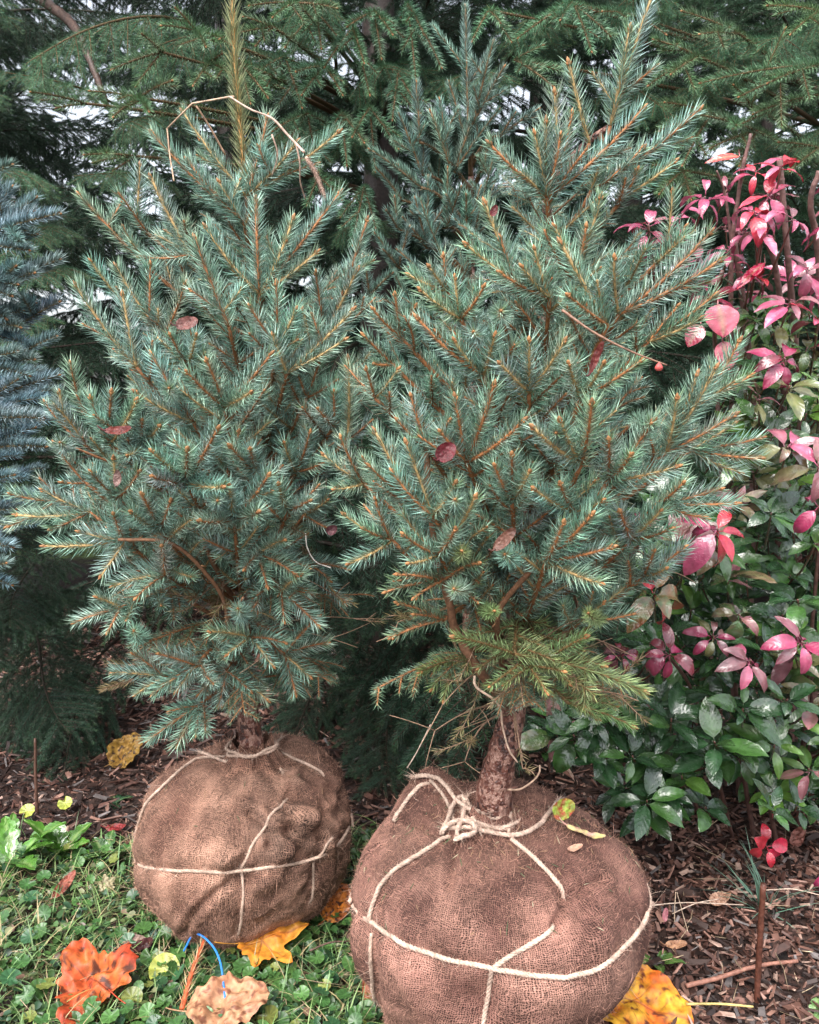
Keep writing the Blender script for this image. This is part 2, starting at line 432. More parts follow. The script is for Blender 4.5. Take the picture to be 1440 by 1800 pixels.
# ------------------------------------------------------------------ ground
def gz(x, y):
    return .022 * mnoise.noise(Vector((x * 1.7, y * 1.7, 0))) + .008 * mnoise.noise(Vector((x * 7, y * 7, 3)))
def green_zone(x, y):
    """how much of the low green cover grows here (the mulch bed starts behind and right of it)"""
    n = .10 * mnoise.noise(Vector((x * 5, y * 5, 9)))
    e = min(1.80 + .12 * x - y, .16 - x - max(0, y - 1.25) * .0)
    return e + n
def make_ground():
    a = Acc()
    def ax(lo, hi, dense, n_in, n_out, span):
        inner = np.linspace(lo, hi, n_in)
        g = np.geomspace(dense, span, n_out)
        return np.concatenate([lo - g[::-1], inner, hi + g])
    xs = ax(-2.2, 2.6, .06, 150, 26, 160); ys = ax(.2, 4.4, .06, 130, 26, 220)
    X, Y = np.meshgrid(xs, ys)
    Z = np.zeros_like(X)
    for i in range(X.shape[0]):
        for j in range(X.shape[1]):
            Z[i, j] = gz(X[i, j], Y[i, j]) if abs(X[i, j]) < 8 and Y[i, j] < 12 else 0
    V = np.stack([X, Y, Z], -1).reshape(-1, 3); nx = len(xs)
    i = np.arange(len(ys) - 1)[:, None]; j = np.arange(nx - 1)[None]
    F = np.stack([i * nx + j, i * nx + j + 1, (i + 1) * nx + j + 1, (i + 1) * nx + j], -1).reshape(-1, 4)
    a.add(V, F)
    m, nt, p = new_mat('ground'); L = nt.links.new
    ge = nt.nodes.new('ShaderNodeNewGeometry')
    n1 = nt.nodes.new('ShaderNodeTexNoise'); n1.inputs['Scale'].default_value = 60; n1.inputs['Detail'].default_value = 8; L(ge.outputs['Position'], n1.inputs['Vector'])
    cr = nt.nodes.new('ShaderNodeValToRGB'); e = cr.color_ramp.elements
    e[0].position = .35; e[0].color = (.010, .006, .005, 1); e[1].position = .7; e[1].color = (.07, .035, .025, 1)
    L(n1.outputs['Fac'], cr.inputs[0])
    n2 = nt.nodes.new('ShaderNodeTexNoise'); n2.inputs['Scale'].default_value = 9; n2.inputs['Detail'].default_value = 9; L(ge.outputs['Position'], n2.inputs['Vector'])
    c2 = nt.nodes.new('ShaderNodeValToRGB'); e = c2.color_ramp.elements
    e[0].position = .3; e[0].color = (.06, .10, .02, 1); e[1].position = .7; e[1].color = (.16, .25, .06, 1)
    L(n2.outputs['Fac'], c2.inputs[0])
    sp = nt.nodes.new('ShaderNodeSeparateXYZ'); L(ge.outputs['Position'], sp.inputs[0])
    ad = nt.nodes.new('ShaderNodeMath'); ad.operation = 'MULTIPLY_ADD'; ad.inputs[1].default_value = .8; L(n2.outputs['Fac'], ad.inputs[0]); L(sp.outputs[1], ad.inputs[2])
    mr = nt.nodes.new('ShaderNodeMapRange'); mr.inputs[1].default_value = 5.3; mr.inputs[2].default_value = 5.6; L(ad.outputs[0], mr.inputs[0])
    mx = nt.nodes.new('ShaderNodeMix'); mx.data_type = 'RGBA'; L(mr.outputs[0], mx.inputs[0]); L(cr.outputs[0], mx.inputs[6]); L(c2.outputs[0], mx.inputs[7])
    L(mx.outputs[2], p.inputs['Base Color']); p.inputs['Roughness'].default_value = .7
    b = nt.nodes.new('ShaderNodeBump'); b.inputs['Distance'].default_value = .01; L(n1.outputs['Fac'], b.inputs['Height']); L(b.outputs[0], p.inputs['Normal'])
    o = a.build('ground', m); o["kind"] = "structure"
make_ground()

# ------------------------------------------------------------------ generic leaves (broad leaves with a midrib)
def leaf(acc, base, d, nrm, L, W, col, droop=.25, fold=.25, col2=None, nu=9, nv=5, shape='ellip', curl=0.0, rib=None):
    d = np.array(list(d), float); d /= np.linalg.norm(d)
    nrm = np.array(list(nrm), float); nrm = nrm - d * np.dot(nrm, d)
    if np.linalg.norm(nrm) < 1e-4: nrm = perp(d)[0]
    nrm /= np.linalg.norm(nrm); s = np.cross(d, nrm)
    t = np.linspace(0, 1, nu); v = np.linspace(-1, 1, nv)
    if shape == 'ellip': wd = np.sin(np.pi * np.clip(t, 0, 1) ** .85) ** .8 * (1 - .15 * t) + .015
    elif shape == 'obov': wd = np.sin(np.pi * t ** 1.15) ** .75 + .02
    else: wd = np.sin(np.pi * t ** .6) ** .9 + .02
    wd[-1] = .01; wd[0] = .03
    ang = droop * t * 1.6
    cx = np.cumsum(np.r_[0, np.cos(ang[:-1]) / (nu - 1)]); cz = -np.cumsum(np.r_[0, np.sin(ang[:-1]) / (nu - 1)])
    wav = rng.normal(0, .02, (nu, nv)); wav[0] = 0
    Y = (wd[:, None] * v[None]) * W / 2
    Zo = np.abs(v)[None] * wd[:, None] * W / 2 * fold + wav * L * .6 + curl * (v[None] ** 2) * wd[:, None] * W
    b = np.array(list(base), float)
    nn = nrm[None] * np.cos(ang)[:, None] + d[None] * np.sin(ang)[:, None]
    P = b + d * (cx * L)[:, None] + nrm * (cz * L)[:, None]
    V = P[:, None] + s * Y[..., None] + nn[:, None] * Zo[..., None]
    c = np.array(col, float)
    c2 = c if col2 is None else np.array(col2, float)
    mixv = np.clip(rng.normal(.5, .25, (nu, nv)) + (t[:, None] - .5) * rng.uniform(-1, 1), 0, 1)[..., None]
    C = c * (1 - mixv) + c2 * mixv
    ribc = C[:, nv // 2] * .6 + np.array(rib if rib is not None else (.25, .3, .12)) * .4
    C[:, nv // 2] = ribc
    i = np.arange(nu - 1)[:, None]; j = np.arange(nv - 1)[None]
    F = np.stack([i * nv + j, i * nv + j + 1, (i + 1) * nv + j + 1, (i + 1) * nv + j], -1).reshape(-1, 4)
    UV = np.stack([np.tile(v, (nu, 1)), np.tile(t[:, None], (1, nv))], -1).reshape(-1, 2)
    acc.add(V.reshape(-1, 3), F, C.reshape(-1, 3), UV)

def leaf_mat(name, rough=.2, trans=.1, coat=.5):
    m, nt, p = new_mat(name); L = nt.links.new
    a = nt.nodes.new('ShaderNodeAttribute'); a.attribute_name = 'col'
    tc = nt.nodes.new('ShaderNodeTexCoord')
    sp = nt.nodes.new('ShaderNodeSeparateXYZ'); L(tc.outputs['UV'], sp.inputs[0])
    ab = nt.nodes.new('ShaderNodeMath'); ab.operation = 'ABSOLUTE'; L(sp.outputs[0], ab.inputs[0])
    # side veins: sin((v - |u|*.25)*f)
    k = nt.nodes.new('ShaderNodeMath'); k.operation = 'MULTIPLY_ADD'; k.inputs[1].default_value = -.22; L(ab.outputs[0], k.inputs[0]); L(sp.outputs[1], k.inputs[2])
    k2 = nt.nodes.new('ShaderNodeMath'); k2.operation = 'MULTIPLY'; k2.inputs[1].default_value = 44; L(k.outputs[0], k2.inputs[0])
    si = nt.nodes.new('ShaderNodeMath'); si.operation = 'SINE'; L(k2.outputs[0], si.inputs[0])
    n = nt.nodes.new('ShaderNodeTexNoise'); n.inputs['Scale'].default_value = 45; n.inputs['Detail'].default_value = 5; L(tc.outputs['Object'], n.inputs['Vector'])
    mr = nt.nodes.new('ShaderNodeMapRange'); mr.inputs[1].default_value = .3; mr.inputs[2].default_value = .7; mr.inputs[3].default_value = .62; mr.inputs[4].default_value = 1.35
    L(n.outputs['Fac'], mr.inputs[0])
    mu = nt.nodes.new('ShaderNodeVectorMath'); mu.operation = 'SCALE'; L(a.outputs['Color'], mu.inputs[0]); L(mr.outputs[0], mu.inputs['Scale'])
    L(mu.outputs[0], p.inputs['Base Color'])
    vo = nt.nodes.new('ShaderNodeTexVoronoi'); vo.inputs['Scale'].default_value = 260; L(tc.outputs['Object'], vo.inputs['Vector'])
    dr = nt.nodes.new('ShaderNodeMapRange'); dr.inputs[1].default_value = .0; dr.inputs[2].default_value = .32; dr.inputs[3].default_value = .7; dr.inputs[4].default_value = 0
    L(vo.outputs['Distance'], dr.inputs[0])
    ad = nt.nodes.new('ShaderNodeMath'); ad.operation = 'MULTIPLY_ADD'; ad.inputs[1].default_value = .10; L(si.outputs[0], ad.inputs[0]); L(dr.outputs[0], ad.inputs[2])
    a3 = nt.nodes.new('ShaderNodeMath'); a3.operation = 'MULTIPLY_ADD'; a3.inputs[1].default_value = 1.6; L(n.outputs['Fac'], a3.inputs[0]); L(ad.outputs[0], a3.inputs[2])
    b = nt.nodes.new('ShaderNodeBump'); b.inputs['Strength'].default_value = .6; b.inputs['Distance'].default_value = .0012
    L(a3.outputs[0], b.inputs['Height']); L(b.outputs[0], p.inputs['Normal']); L(b.outputs[0], p.inputs['Coat Normal'])
    p.inputs['Roughness'].default_value = rough; p.inputs['Coat Weight'].default_value = coat; p.inputs['Coat Roughness'].default_value = .08
    tr = nt.nodes.new('ShaderNodeBsdfTranslucent'); L(mu.outputs[0], tr.inputs['Color'])
    ms = nt.nodes.new('ShaderNodeMixShader'); ms.inputs[0].default_value = trans
    L(p.outputs[0], ms.inputs[1]); L(tr.outputs[0], ms.inputs[2]); L(ms.outputs[0], nt.nodes['Material Output'].inputs['Surface'])
    return m
M_leaf = leaf_mat('wet_leaf', .24, .12, .9)

# ------------------------------------------------------------------ limb templates (shared by the copies)
def rotz(v, a): c, s = math.cos(a), math.sin(a); return np.array([v[0] * c - v[1] * s, v[0] * s + v[1] * c, v[2]])
def limb_template(name, st, length, side, spacing, droop, rise, sec=True, r0=.006, mat=None, dens=1.0, up_tip=.0, bare=.2):
    """a limb along +x with flat side shoots; returns (wood mesh, needle mesh)"""
    an, aw = Acc(), Acc()
    k = 14
    t = np.linspace(0, 1, k)
    P = np.stack([t * length, .03 * length * np.sin(t * 5 + rng.uniform(0, 6)), length * (rise * t - droop * t * t + up_tip * t ** 4)], 1)
    tube(aw, P, r0, .0016, 6, np.array(SP[st]['wood']) * .4, bump=.15, col1=SP[st]['wood'])
    i0 = 2
    shoot(an, None, P[i0:], st, r0 * .6, .0016, dens * .7)
    x = bare * length
    sgn = 1
    while x < length * .97:
        f = x / length
        b = np.array([np.interp(f, t, P[:, c]) for c in range(3)])
        j = min(k - 2, int(f * (k - 1)))
        T = norm(P[j + 1] - P[j])
        a = sgn * R(rng.uniform(38, 62))
        d = rotz(T, a); sl = side * (1 - f * .65) * rng.uniform(.6, 1.15)
        e = b + d * sl + np.array([0, 0, rng.uniform(-.25, .1) * sl - droop * sl * .5])
        m_ = (b + e) / 2 + np.array([0, 0, .1 * sl])
        Q = bez(b, m_, e, 7)
        shoot(an, aw, Q, st, .0022, .0012, dens, rng.uniform(.8, 1.05))
        if sec and sl > .09:
            for q in np.arange(.25, .9, .22 if sl < .2 else .14):
                bb = Q[int(q * 6)]; tt = norm(Q[-1] - Q[0])
                for sg in (1, -1):
                    if rng.random() < .3: continue
                    dd = rotz(tt, sg * R(rng.uniform(35, 55))); l2 = sl * .42 * (1.1 - q) * rng.uniform(.7, 1.2) + .025
                    ee = bb + dd * l2 + np.array([0, 0, rng.uniform(-.6, .1) * l2 - droop * l2])
                    shoot(an, aw, bez(bb, (bb + ee) / 2 + np.array([0, 0, .05 * l2]), ee, 5), st, .0016, .001, dens, rng.uniform(.75, 1))
        sgn = -sgn; x += spacing * rng.uniform(.6, 1.3)
    return aw.mesh(name + '_wood', M_twig), an.mesh(name + '_needles', mat or M_needle_back, False)

def place_limb(root, tmpl, loc, az, pitch, roll, sc, name='branch'):
    """loc relative to the root; az: direction of the limb in plan"""
    wm, nm = tmpl
    o = bpy.data.objects.new(name, wm); COL.objects.link(o); o.parent = root
    o.matrix_basis = Matrix.Translation(loc) @ Matrix.Rotation(az, 4, 'Z') @ Matrix.Rotation(-pitch, 4, 'Y') @ Matrix.Rotation(roll, 4, 'X') @ Matrix.Scale(sc, 4)
    n = bpy.data.objects.new('needles', nm); COL.objects.link(n); n.parent = o
    return o

# ------------------------------------------------------------------ spruces behind
T_back = [limb_template('spruce_limb', 'back', 1.3, .46, .034, d, r, True, .011, dens=1.0, up_tip=u, bare=.15)
          for d, r, u in ((.30, .15, .1), (.45, .25, .12), (.2, .0, .1), (.55, .2, .1), (.35, .3, .15))]
SP['back_pale'] = dict(SP['back'], c=(.045, .110, .055), l=(.15, .28, .17))  # naturally lighter green needles, for the spruce at the right
T_light = [limb_template('green_limb', 'back_pale', 1.2, .40, .036, d, r, True, .010, dens=1.0, up_tip=u, bare=.15)
           for d, r, u in ((.30, .2, .15), (.15, .2, .1), (.4, .3, .12))]
SP['bough_f'] = dict(SP['bough'], mid=False, dens=1150)
T_bough = [limb_template('near_bough', 'bough_f', .85, .28, .042, d, r, True, .008, dens=1.0, up_tip=u, bare=.15) for d, r, u in ((.45, .25, .1), (.6, .2, .1), (.3, .1, .05))]
def back_spruce(x, y, h, rad, label, nl, tm, low=.25, az_lo=0, az_hi=6.283, lean=0, far=False):
    root = empty('spruce_tree', (x, y, 0), label, 'tree', 'spruces standing behind the balled trees')
    a = Acc()
    P = [(x, y, -.1), (x + .01, y, h * .3), (x + lean * .5, y, h * .6), (x + lean, y, h)]
    tube(a, smooth_path(P, 10), .05 * h / 3.5 + .01, .01, 12, (.045, .033, .028), bump=.18, bfreq=22)
    a.build('trunk', M_stick, root)
    for k in range(nl):
        f = (k + .5) / nl
        z = low + (h * .96 - low) * f ** 1.15
        r_ = rad * (1 - f ** 1.4) ** .8 * rng.uniform(.75, 1.1) + .1
        az = az_lo + ((k * 2.39996 + rng.uniform(-.3, .3)) % 6.283) / 6.283 * (az_hi - az_lo)
        tm_ = tm[int(rng.integers(len(tm)))]
        place_limb(root, tm_, (lean * f, 0, z), az, R(rng.uniform(-14, 14) + 22 * f), R(rng.uniform(-25, 25)), r_ / 1.25)
    return root

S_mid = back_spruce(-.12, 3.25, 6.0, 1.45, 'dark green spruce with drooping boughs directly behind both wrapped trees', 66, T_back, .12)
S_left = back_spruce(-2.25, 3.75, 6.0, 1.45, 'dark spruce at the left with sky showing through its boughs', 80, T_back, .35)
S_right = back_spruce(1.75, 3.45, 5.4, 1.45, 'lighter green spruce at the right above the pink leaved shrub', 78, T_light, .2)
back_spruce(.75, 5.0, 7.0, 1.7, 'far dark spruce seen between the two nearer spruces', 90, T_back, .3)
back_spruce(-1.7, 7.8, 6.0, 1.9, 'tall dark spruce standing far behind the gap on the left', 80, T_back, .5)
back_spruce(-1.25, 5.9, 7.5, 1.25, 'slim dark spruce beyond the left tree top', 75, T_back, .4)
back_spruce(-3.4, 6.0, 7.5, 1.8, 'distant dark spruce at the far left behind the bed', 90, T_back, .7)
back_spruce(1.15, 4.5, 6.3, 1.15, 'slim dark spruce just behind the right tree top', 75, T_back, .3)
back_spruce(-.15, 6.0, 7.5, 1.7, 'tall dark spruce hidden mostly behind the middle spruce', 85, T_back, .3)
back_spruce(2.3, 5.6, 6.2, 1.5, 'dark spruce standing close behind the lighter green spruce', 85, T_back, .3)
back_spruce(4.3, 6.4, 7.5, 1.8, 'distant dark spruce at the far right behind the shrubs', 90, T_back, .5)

# ------------------------------------------------------------------ hero trees: balled and burlapped spruces
def autoY(tree, px, py, f):
    Yax = tree['Y']
    p = at(px, py, Yax)
    for _ in range(3):
        z = p.z
        axx = np.interp(z, tree['az'], tree['ax'])
        r = np.interp(z, tree['rz'], tree['rr'])
        dx = (p.x - axx)
        y = Yax - f * math.sqrt(max(r * r - dx * dx, .0004))
        p = at(px, py, y)
    return p
def setup(tree):
    ax = [at(px, py, tree['Y']) for px, py in tree['trunk']]
    o = sorted((p.z, p.x) for p in ax)
    tree['az'] = [q[0] for q in o]; tree['ax'] = [q[1] for q in o]
    prof = sorted((at(720, py, tree['Y']).z, r) for py, r in tree['prof'])
    tree['rz'] = [q[0] for q in prof]; tree['rr'] = [q[1] for q in prof]
    tree['pts'] = ax

T1 = dict(Y=1.45, st='hero', trunk=[(447, 1322), (440, 1290), (433, 1220), (424, 1100), (438, 950), (455, 750), (457, 520), (434, 345)],
          rad=[.026, .0215, .0195, .017, .014, .010, .007, .0045],
          prof=[(1300, .10), (1200, .17), (1080, .25), (950, .33), (850, .37), (700, .36), (520, .27), (400, .18), (300, .12), (150, .04), (0, .02)])
T1['fans'] = [
 # node, [tips], options
 ((433, 345), [(322, 198), (470, 208), (595, 232), (522, 250)], dict(f=.3)),
 ((428, 388), [(268, 234), (385, 320), (330, 283)], dict(f=.5)),
 ((456, 516), [(450, 352), (597, 340), (362, 400), (556, 444), (515, 385)], dict(f=.8)),
 ((402, 574), [(343, 420)], dict(f=.9)),
 ((335, 447), [(266, 313), (248, 452)], dict(f=.5)),
 ((240, 392), [(246, 292)], dict(f=.2)),
 ((245, 455), [(217, 400), (140, 343)], dict(f=.2)),
 ((262, 560), [(264, 465), (205, 470)], dict(f=.7)),
 ((205, 520), [(160, 460)], dict(f=.5)),
 ((240, 645), [(216, 520), (135, 503)], dict(f=.9)),
 ((290, 588), [(326, 500)], dict(f=.7)),
 ((575, 585), [(645, 388), (628, 475), (556, 482)], dict(f=.5)),
 ((487, 610), [(486, 500), (520, 545), (440, 540)], dict(f=.85)),
 ((545, 600), [(533, 545)], dict(f=.6)),
 ((505, 655), [(605, 598), (620, 545), (480, 590)], dict(f=.8)),
 ((340, 742), [(268, 625), (240, 690)], dict(f=.85)),
 ((395, 715), [(364, 634), (476, 624), (440, 690), (330, 655)], dict(f=1.0)),
 ((612, 768), [(612, 632)], dict(f=.7)),
 ((588, 750), [(587, 690), (560, 720)], dict(f=.65)),
 ((142, 720), [(124, 640)], dict(f=.5)),
 ((118, 755), [(80, 708), (105, 690)], dict(f=.4)),
 ((193, 780), [(196, 690), (240, 704), (160, 700)], dict(f=.9)),
 ((328, 848), [(383, 754), (268, 794), (268, 838), (392, 856), (330, 790)], dict(f=1.05)),
 ((456, 838), [(405, 785), (440, 790)], dict(f=.9)),
 ((412, 912), [(472, 836), (403, 855), (352, 916), (455, 900)], dict(f=1.0)),
 ((507, 898), [(490, 852), (545, 880)], dict(f=.85)),
 ((150, 848), [(96, 780), (110, 848)], dict(f=.7)),
 ((205, 875), [(200, 806), (160, 830), (245, 830)], dict(f=.9)),
 ((158, 900), [(75, 862), (30, 905), (90, 930)], dict(f=.4)),
 ((100, 880), [(20, 868), (15, 925)], dict(f=.2)),
 ((220, 950), [(178, 1012), (80, 960), (140, 935), (200, 905)], dict(f=.8)),
 ((280, 930), [(250, 870), (300, 880), (230, 900)], dict(f=.9)),
 ((535, 905), [(575, 880), (600, 850), (580, 930)], dict(f=.5)),
 ((212, 1068), [(132, 1094), (170, 1050), (190, 1110)], dict(f=.9, droop=1)),
 ((290, 1010), [(240, 1050), (200, 1030), (285, 960)], dict(f=.8, droop=1)),
 ((290, 1190), [(200, 1183), (235, 1150), (240, 1220)], dict(f=.8, droop=1)),
 ((345, 1170), [(280, 1150), (270, 1220), (310, 1215)], dict(f=.9, droop=1)),
 ((350, 1240), [(262, 1300), (312, 1310), (300, 1250), (345, 1290)], dict(f=.6, droop=1)),
 ((495, 1040), [(560, 1100), (530, 1010), (500, 1090)], dict(f=.8, droop=1)),
 ((455, 975), [(500, 950), (520, 1010), (470, 1030), (430, 1000)], dict(f=.8, droop=1)),
 ((500, 1150), [(575, 1130), (545, 1190), (520, 1220), (560, 1085)], dict(f=.6, droop=1)),
 ((440, 1120), [(480, 1170), (500, 1130), (400, 1150), (370, 1110)], dict(f=.8, droop=1)),
 ((540, 990), [(605, 1060), (580, 1020), (610, 1000)], dict(f=.3, droop=1)),
 ((400, 1180), [(350, 1220), (385, 1240), (440, 1215), (470, 1230)], dict(f=.5, droop=1)),
 ((520, 830), [(545, 760), (575, 810), (500, 780)], dict(f=.6)),
 ((540, 700), [(560, 640), (590, 670), (520, 650)], dict(f=.6)),
 ((330, 640), [(300, 590), (345, 590)], dict(f=.8)),
 ((400, 820), [(420, 760), (360, 780)], dict(f=.8)),
 ((250, 780), [(250, 740), (280, 750), (225, 800)], dict(f=.8)),
]
T1['paths'] = [([(208, 948), (300, 955), (362, 1008), (396, 1062), (403, 1130), (424, 1190)], .0042, .0025, .75),
               ([(428, 1050), (403, 1085), (402, 1120)], .003, .002, .72),
               ([(328, 848), (333, 880), (350, 930), (375, 990), (415, 1060)], .0045, .003, .7)]
T1['tufts'] = [(310, 700), (585, 800), (120, 790), (480, 745), (385, 880), (310, 1130), (430, 1090), (520, 960), (250, 1130)]

T2 = dict(Y=1.21, st='hero2', trunk=[(866, 1432), (872, 1370), (892, 1290), (904, 1235), (906, 1120), (925, 950), (950, 700), (970, 430), (962, 345), (1020, 262), (1072, 222)],
          rad=[.032, .0262, .0215, .0185, .0165, .016, .012, .008, .0065, .005, .004],
          prof=[(1300, .14), (1200, .20), (1080, .26), (950, .31), (850, .32), (700, .31), (520, .26), (400, .21), (300, .16), (180, .09), (0, .02)])
T2['fans'] = [
 ((1073, 222), [(1148, -12), (1107, 52)], dict(f=.1)),
 ((1036, 252), [(1000, 112)], dict(f=.2)),
 ((962, 346), [(940, 236), (862, 254), (1130, 192), (985, 240), (960, 215)], dict(f=.55)),
 ((1040, 335), [(1228, 193), (1130, 260), (1060, 270)], dict(f=.3)),
 ((1098, 345), [(1186, 284), (1120, 300)], dict(f=.3)),
 ((986, 300), [(975, 165), (1005, 200)], dict(f=.35)),
 ((906, 494), [(853, 358), (820, 430), (880, 420)], dict(f=.7)),
 ((1017, 470), [(1056, 348), (975, 400), (1030, 400)], dict(f=.8)),
 ((1068, 572), [(986, 428), (1000, 520)], dict(f=.95)),
 ((1088, 552), [(1247, 410), (1080, 455), (1265, 458)], dict(f=.95)),
 ((1172, 445), [(1182, 338), (1205, 400)], dict(f=.3)),
 ((1140, 600), [(1255, 520), (1190, 540), (1230, 560)], dict(f=.6)),
 ((786, 512), [(780, 452), (720, 484), (755, 470)], dict(f=.6)),
 ((810, 560), [(800, 490), (850, 505), (740, 510)], dict(f=.7)),
 ((966, 525), [(918, 470), (940, 440), (880, 480)], dict(f=.8)),
 ((850, 660), [(768, 585), (735, 560), (800, 600), (870, 590)], dict(f=.9)),
 ((705, 592), [(695, 520), (657, 545), (730, 540)], dict(f=.5)),
 ((690, 640), [(640, 590), (660, 640)], dict(f=.3)),
 ((930, 690), [(992, 600), (930, 600), (880, 640)], dict(f=.85)),
 ((1020, 700), [(1127, 634), (1060, 640), (1000, 640)], dict(f=1.0)),
 ((820, 812), [(868, 678), (800, 700), (920, 740), (775, 760)], dict(f=.95)),
 ((752, 790), [(723, 698), (700, 740), (790, 740)], dict(f=.9)),
 ((760, 905), [(715, 780), (660, 760), (690, 830), (800, 850)], dict(f=.95)),
 ((1022, 815), [(1040, 710), (938, 752), (985, 740)], dict(f=1.05)),
 ((1070, 845), [(1070, 775), (1148, 742), (1190, 820), (1110, 800)], dict(f=1.0)),
 ((1170, 795), [(1258, 648), (1190, 700), (1290, 730), (1225, 660)], dict(f=.7)),
 ((1215, 790), [(1337, 770), (1335, 805), (1290, 745), (1300, 830)], dict(f=.35)),
 ((1160, 885), [(1265, 860), (1292, 885), (1200, 850), (1240, 910)], dict(f=.7)),
 ((1130, 1015), [(1203, 963), (1170, 1000), (1150, 970)], dict(f=.7)),
 ((960, 985), [(1040, 905), (1075, 962), (1055, 1025), (990, 920)], dict(f=.9)),
 ((1010, 900), [(985, 850), (1060, 880), (940, 860)], dict(f=.9)),
 ((690, 950), [(606, 905), (615, 990), (640, 930), (660, 880)], dict(f=.5)),
 ((770, 975), [(835, 875), (710, 940), (720, 990), (800, 930)], dict(f=.9)),
 ((640, 850), [(570, 800), (600, 770), (590, 860)], dict(f=.25)),
 ((660, 700), [(645, 650), (700, 650)], dict(f=.4)),
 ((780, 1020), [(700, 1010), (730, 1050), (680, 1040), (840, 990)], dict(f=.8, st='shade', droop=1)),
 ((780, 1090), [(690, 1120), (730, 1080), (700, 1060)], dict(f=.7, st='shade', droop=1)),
 ((905, 1150), [(1132, 1216), (800, 1120)], dict(f=.9, st='green', droop=1)),
 ((960, 1160), [(1030, 1120), (1000, 1200), (1060, 1170)], dict(f=.85, st='green', droop=1)),
 ((930, 1170), [(960, 1215), (990, 1180)], dict(f=.9, st='green', droop=1)),
 ((1020, 1090), [(1100, 1030), (1060, 1060), (1110, 1080)], dict(f=.5)),
 ((800, 1160), [(740, 1180), (760, 1210), (780, 1230)], dict(f=.3, st='green', droop=1)),
 ((1240, 700), [(1300, 600), (1320, 660)], dict(f=.15)),
 ((900, 880), [(870, 820), (930, 830), (900, 800)], dict(f=.9)),
 ((700, 860), [(650, 820), (690, 790)], dict(f=.7)),
 ((1000, 1236), [(1112, 1276), (1050, 1262)], dict(f=.6, st='green', droop=1)),
 ((1110, 950), [(1180, 930), (1090, 900), (1160, 900)], dict(f=.8)),
]
T2['paths'] = [([(752, 745), (752, 850), (768, 970), (790, 1060), (803, 1112), (850, 1190), (893, 1240)], .0072, .0035, .72),
               ([(1040, 905), (952, 985), (888, 1055), (873, 1100), (885, 1180)], .005, .0028, .7),
               ([(1130, 1015), (1085, 1040), (1020, 1090), (965, 1140), (930, 1190)], .006, .003, .45),
               ([(985, 960), (1000, 1010), (1020, 1085)], .0022, .0015, .5)]
T2['tufts'] = [(812, 985), (905, 812), (850, 1075), (957, 845), (1120, 745), (725, 1000), (905, 985), (720, 890), (800, 888), (950, 905), (990, 770),
               (1080, 1010), (1055, 1095), (560, 780), (880, 560), (1210, 620), (850, 600), (870, 1000), (820, 1040)]
for t in (T1, T2): setup(t)

SPARSE = {}
T_fill = [limb_template('fill_limb', 'hero', .34, .14, .028, d, r, True, .0045, M_needle, .62, u, .3)
          for d, r, u in ((.1, .25, .1), (.2, .3, .1), (.0, .15, .05))]
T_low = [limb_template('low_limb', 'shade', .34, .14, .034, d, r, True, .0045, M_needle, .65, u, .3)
         for d, r, u in ((.3, .15, .1), (.45, .3, .1), (.35, .1, .1))]

